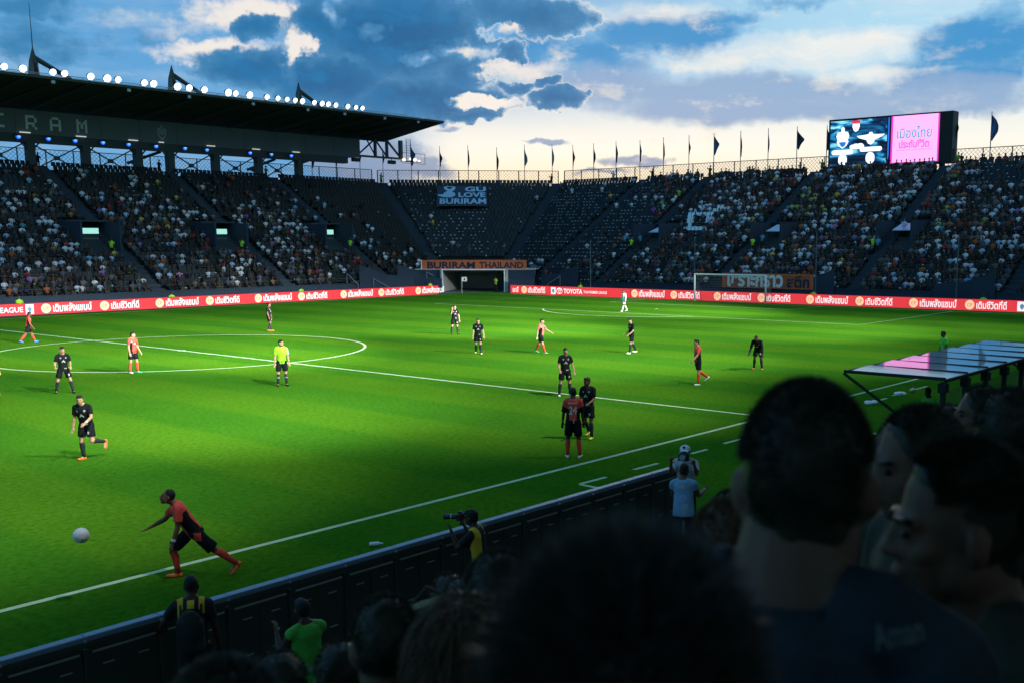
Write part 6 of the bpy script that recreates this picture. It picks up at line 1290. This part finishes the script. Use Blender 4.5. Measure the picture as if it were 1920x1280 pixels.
spectator('close dark head with ears left of the brown-haired woman at the bottom', 725, 1212, 2.55, 176, 'brown', 1.72, {}, DKS, HAIRK, .012, 4000, .012, seed=8)
t5, i5 = spectator('woman with smooth brown hair at the bottom centre', 876, 1252, 2.2, 168, 'brown', 1.64, dict(hp=-.1), DKS, HAIRB, .02, 0, .010, hair='short', seed=9)
mb = MB(); hc, Mh, s_ = i5['hc'], i5['Mh'], i5['s']; mb.ell(hc+Mh@V((0, -.02, .03)), (.098, .110, .108), Mh, 18, 12); mb.tube([hc+Mh@V((0, -.05, .02)), hc+Mh@V((0, -.06, -.1)), hc+Mh@V((0, -.06, -.24))], [(.098, .075), (.105, .07), (.09, .05)], 16, ref=(1, 0, 0)); link('long_hair', remesh(mb, .01, 3, .006, 18, (2.5, 2.5, .3)), HAIRB, t5, True)
strands('hair_strands', hc, Mh, 1.22, lambda u: u.z > -.2 and u.y < .75, 5000, .06, .0012, HAIRB, t5, 10, 1.2)
spectator('reddish-brown hair of a person right of the near tousled head', 1362, 1040, 2.5, 172, 'brown', 1.66, dict(hp=-.2), DKS, HAIRB, .02, 5000, .012, seed=11)
spectator('dark head between the bib photographer and the navy polo man', 1372, 992, 3.3, 180, 'brown', 1.66, {}, DKS, HAIRK, .015, 2500, .014, seed=12)
spectator('dark head cut by the bottom edge at the left', 425, 1405, 1.5, 176, 'brown', 1.7, {}, DKS, HAIRG, .02, 7000, .012, seed=13, width=.001)
spectator('dark head and cheek between the polo man and the man in profile', 1716, 872, 2.3, -60, 'brown', 1.7, dict(hp=-.1), DKS, HAIRK, .015, 4000, .012, seed=14)
spectator('dark head at the far right in front of the dugout posts', 1893, 826, 2.6, 175, 'brown', 1.7, {}, DKS, HAIRK, .015, 4000, .012, seed=15)
spectator('person with a lit cheek looking left below the dugout roof', 1832, 778, 4.6, -70, 'brown', 1.68, {}, DKS, HAIRK, .02, 2500, .014, seed=16)
spectator('dark head low in front of the dugout, left of the lit cheek', 1776, 806, 5.2, -150, 'brown', 1.68, {}, DKS, HAIRK, .02, 1500, .014, seed=17)
spectator('dark head left of the near tousled head, wearing pushed-up glasses', 936, 1130, 2.5, 178, 'brown', 1.7, {}, DKS, HAIRK, .014, 3500, .012, seed=18)
p_ = at_d(912, 1098, 2.44); mb = MB(); mb.tube([p_+V(_r)*-.03+V(_u)*-.02, p_, p_+V(_r)*.05+V(_u)*.022], [.004, .006, .003], 8); tag(link('glasses', mb.mesh(True), pmat('frame_highlight', (.35, .55, .70), .25, spec=.8)), 'pale blue highlight on glasses pushed up on a dark head', 'glasses')  # pale tube paints the highlight on the glasses
for i, (px, py, D, lab) in enumerate(((845, 1136, 4.0, 'small dark head right of the tan bag'), (872, 1150, 3.6, 'small dark head beside the woman, farther right'), (800, 1214, 3.4, 'small dark head above the brown-haired woman'), (640, 1278, 3.2, 'dark head at the bottom right of the green steward'), (528, 1302, 3.0, 'dark head at the bottom below the green steward'), (1690, 868, 3.1, 'dark head peeking out beside the polo man'))):
    spectator(lab, px, py, D, 178-10*(i % 3), 'brown', 1.66, dict(hp=-.15), DKS, HAIRK, .015, 1500, .014, seed=20+i)
# tan bag held in the row below
q = at_d(800, 1158, 3.8); mb = MB(); mb.tube([q-V(_r)*.12-V(_u)*.05, q-V(_r)*.1-V(_u)*.04, q+V(_r)*.1+V(_u)*.03, q+V(_r)*.13+V(_u)*.04], [.03, .07, .07, .03], 14); bg = thing('bag', 'tan rolled bag among the heads below the barrier', 'bag', q); link('roll', remesh(mb, .01, 2, .006, 20), pmat('bag_tan', (.30, .26, .14), .8, var=.2, vscale=20), bg)
mb = MB(); mb.tube([q-V(_r)*.05+V(_u)*.05, q+V(_u)*.11, q+V(_r)*.06+V(_u)*.08], .008, 6); link('strap', mb.mesh(True), DKS, bg)
bpy.data.scenes.remove(TMP)
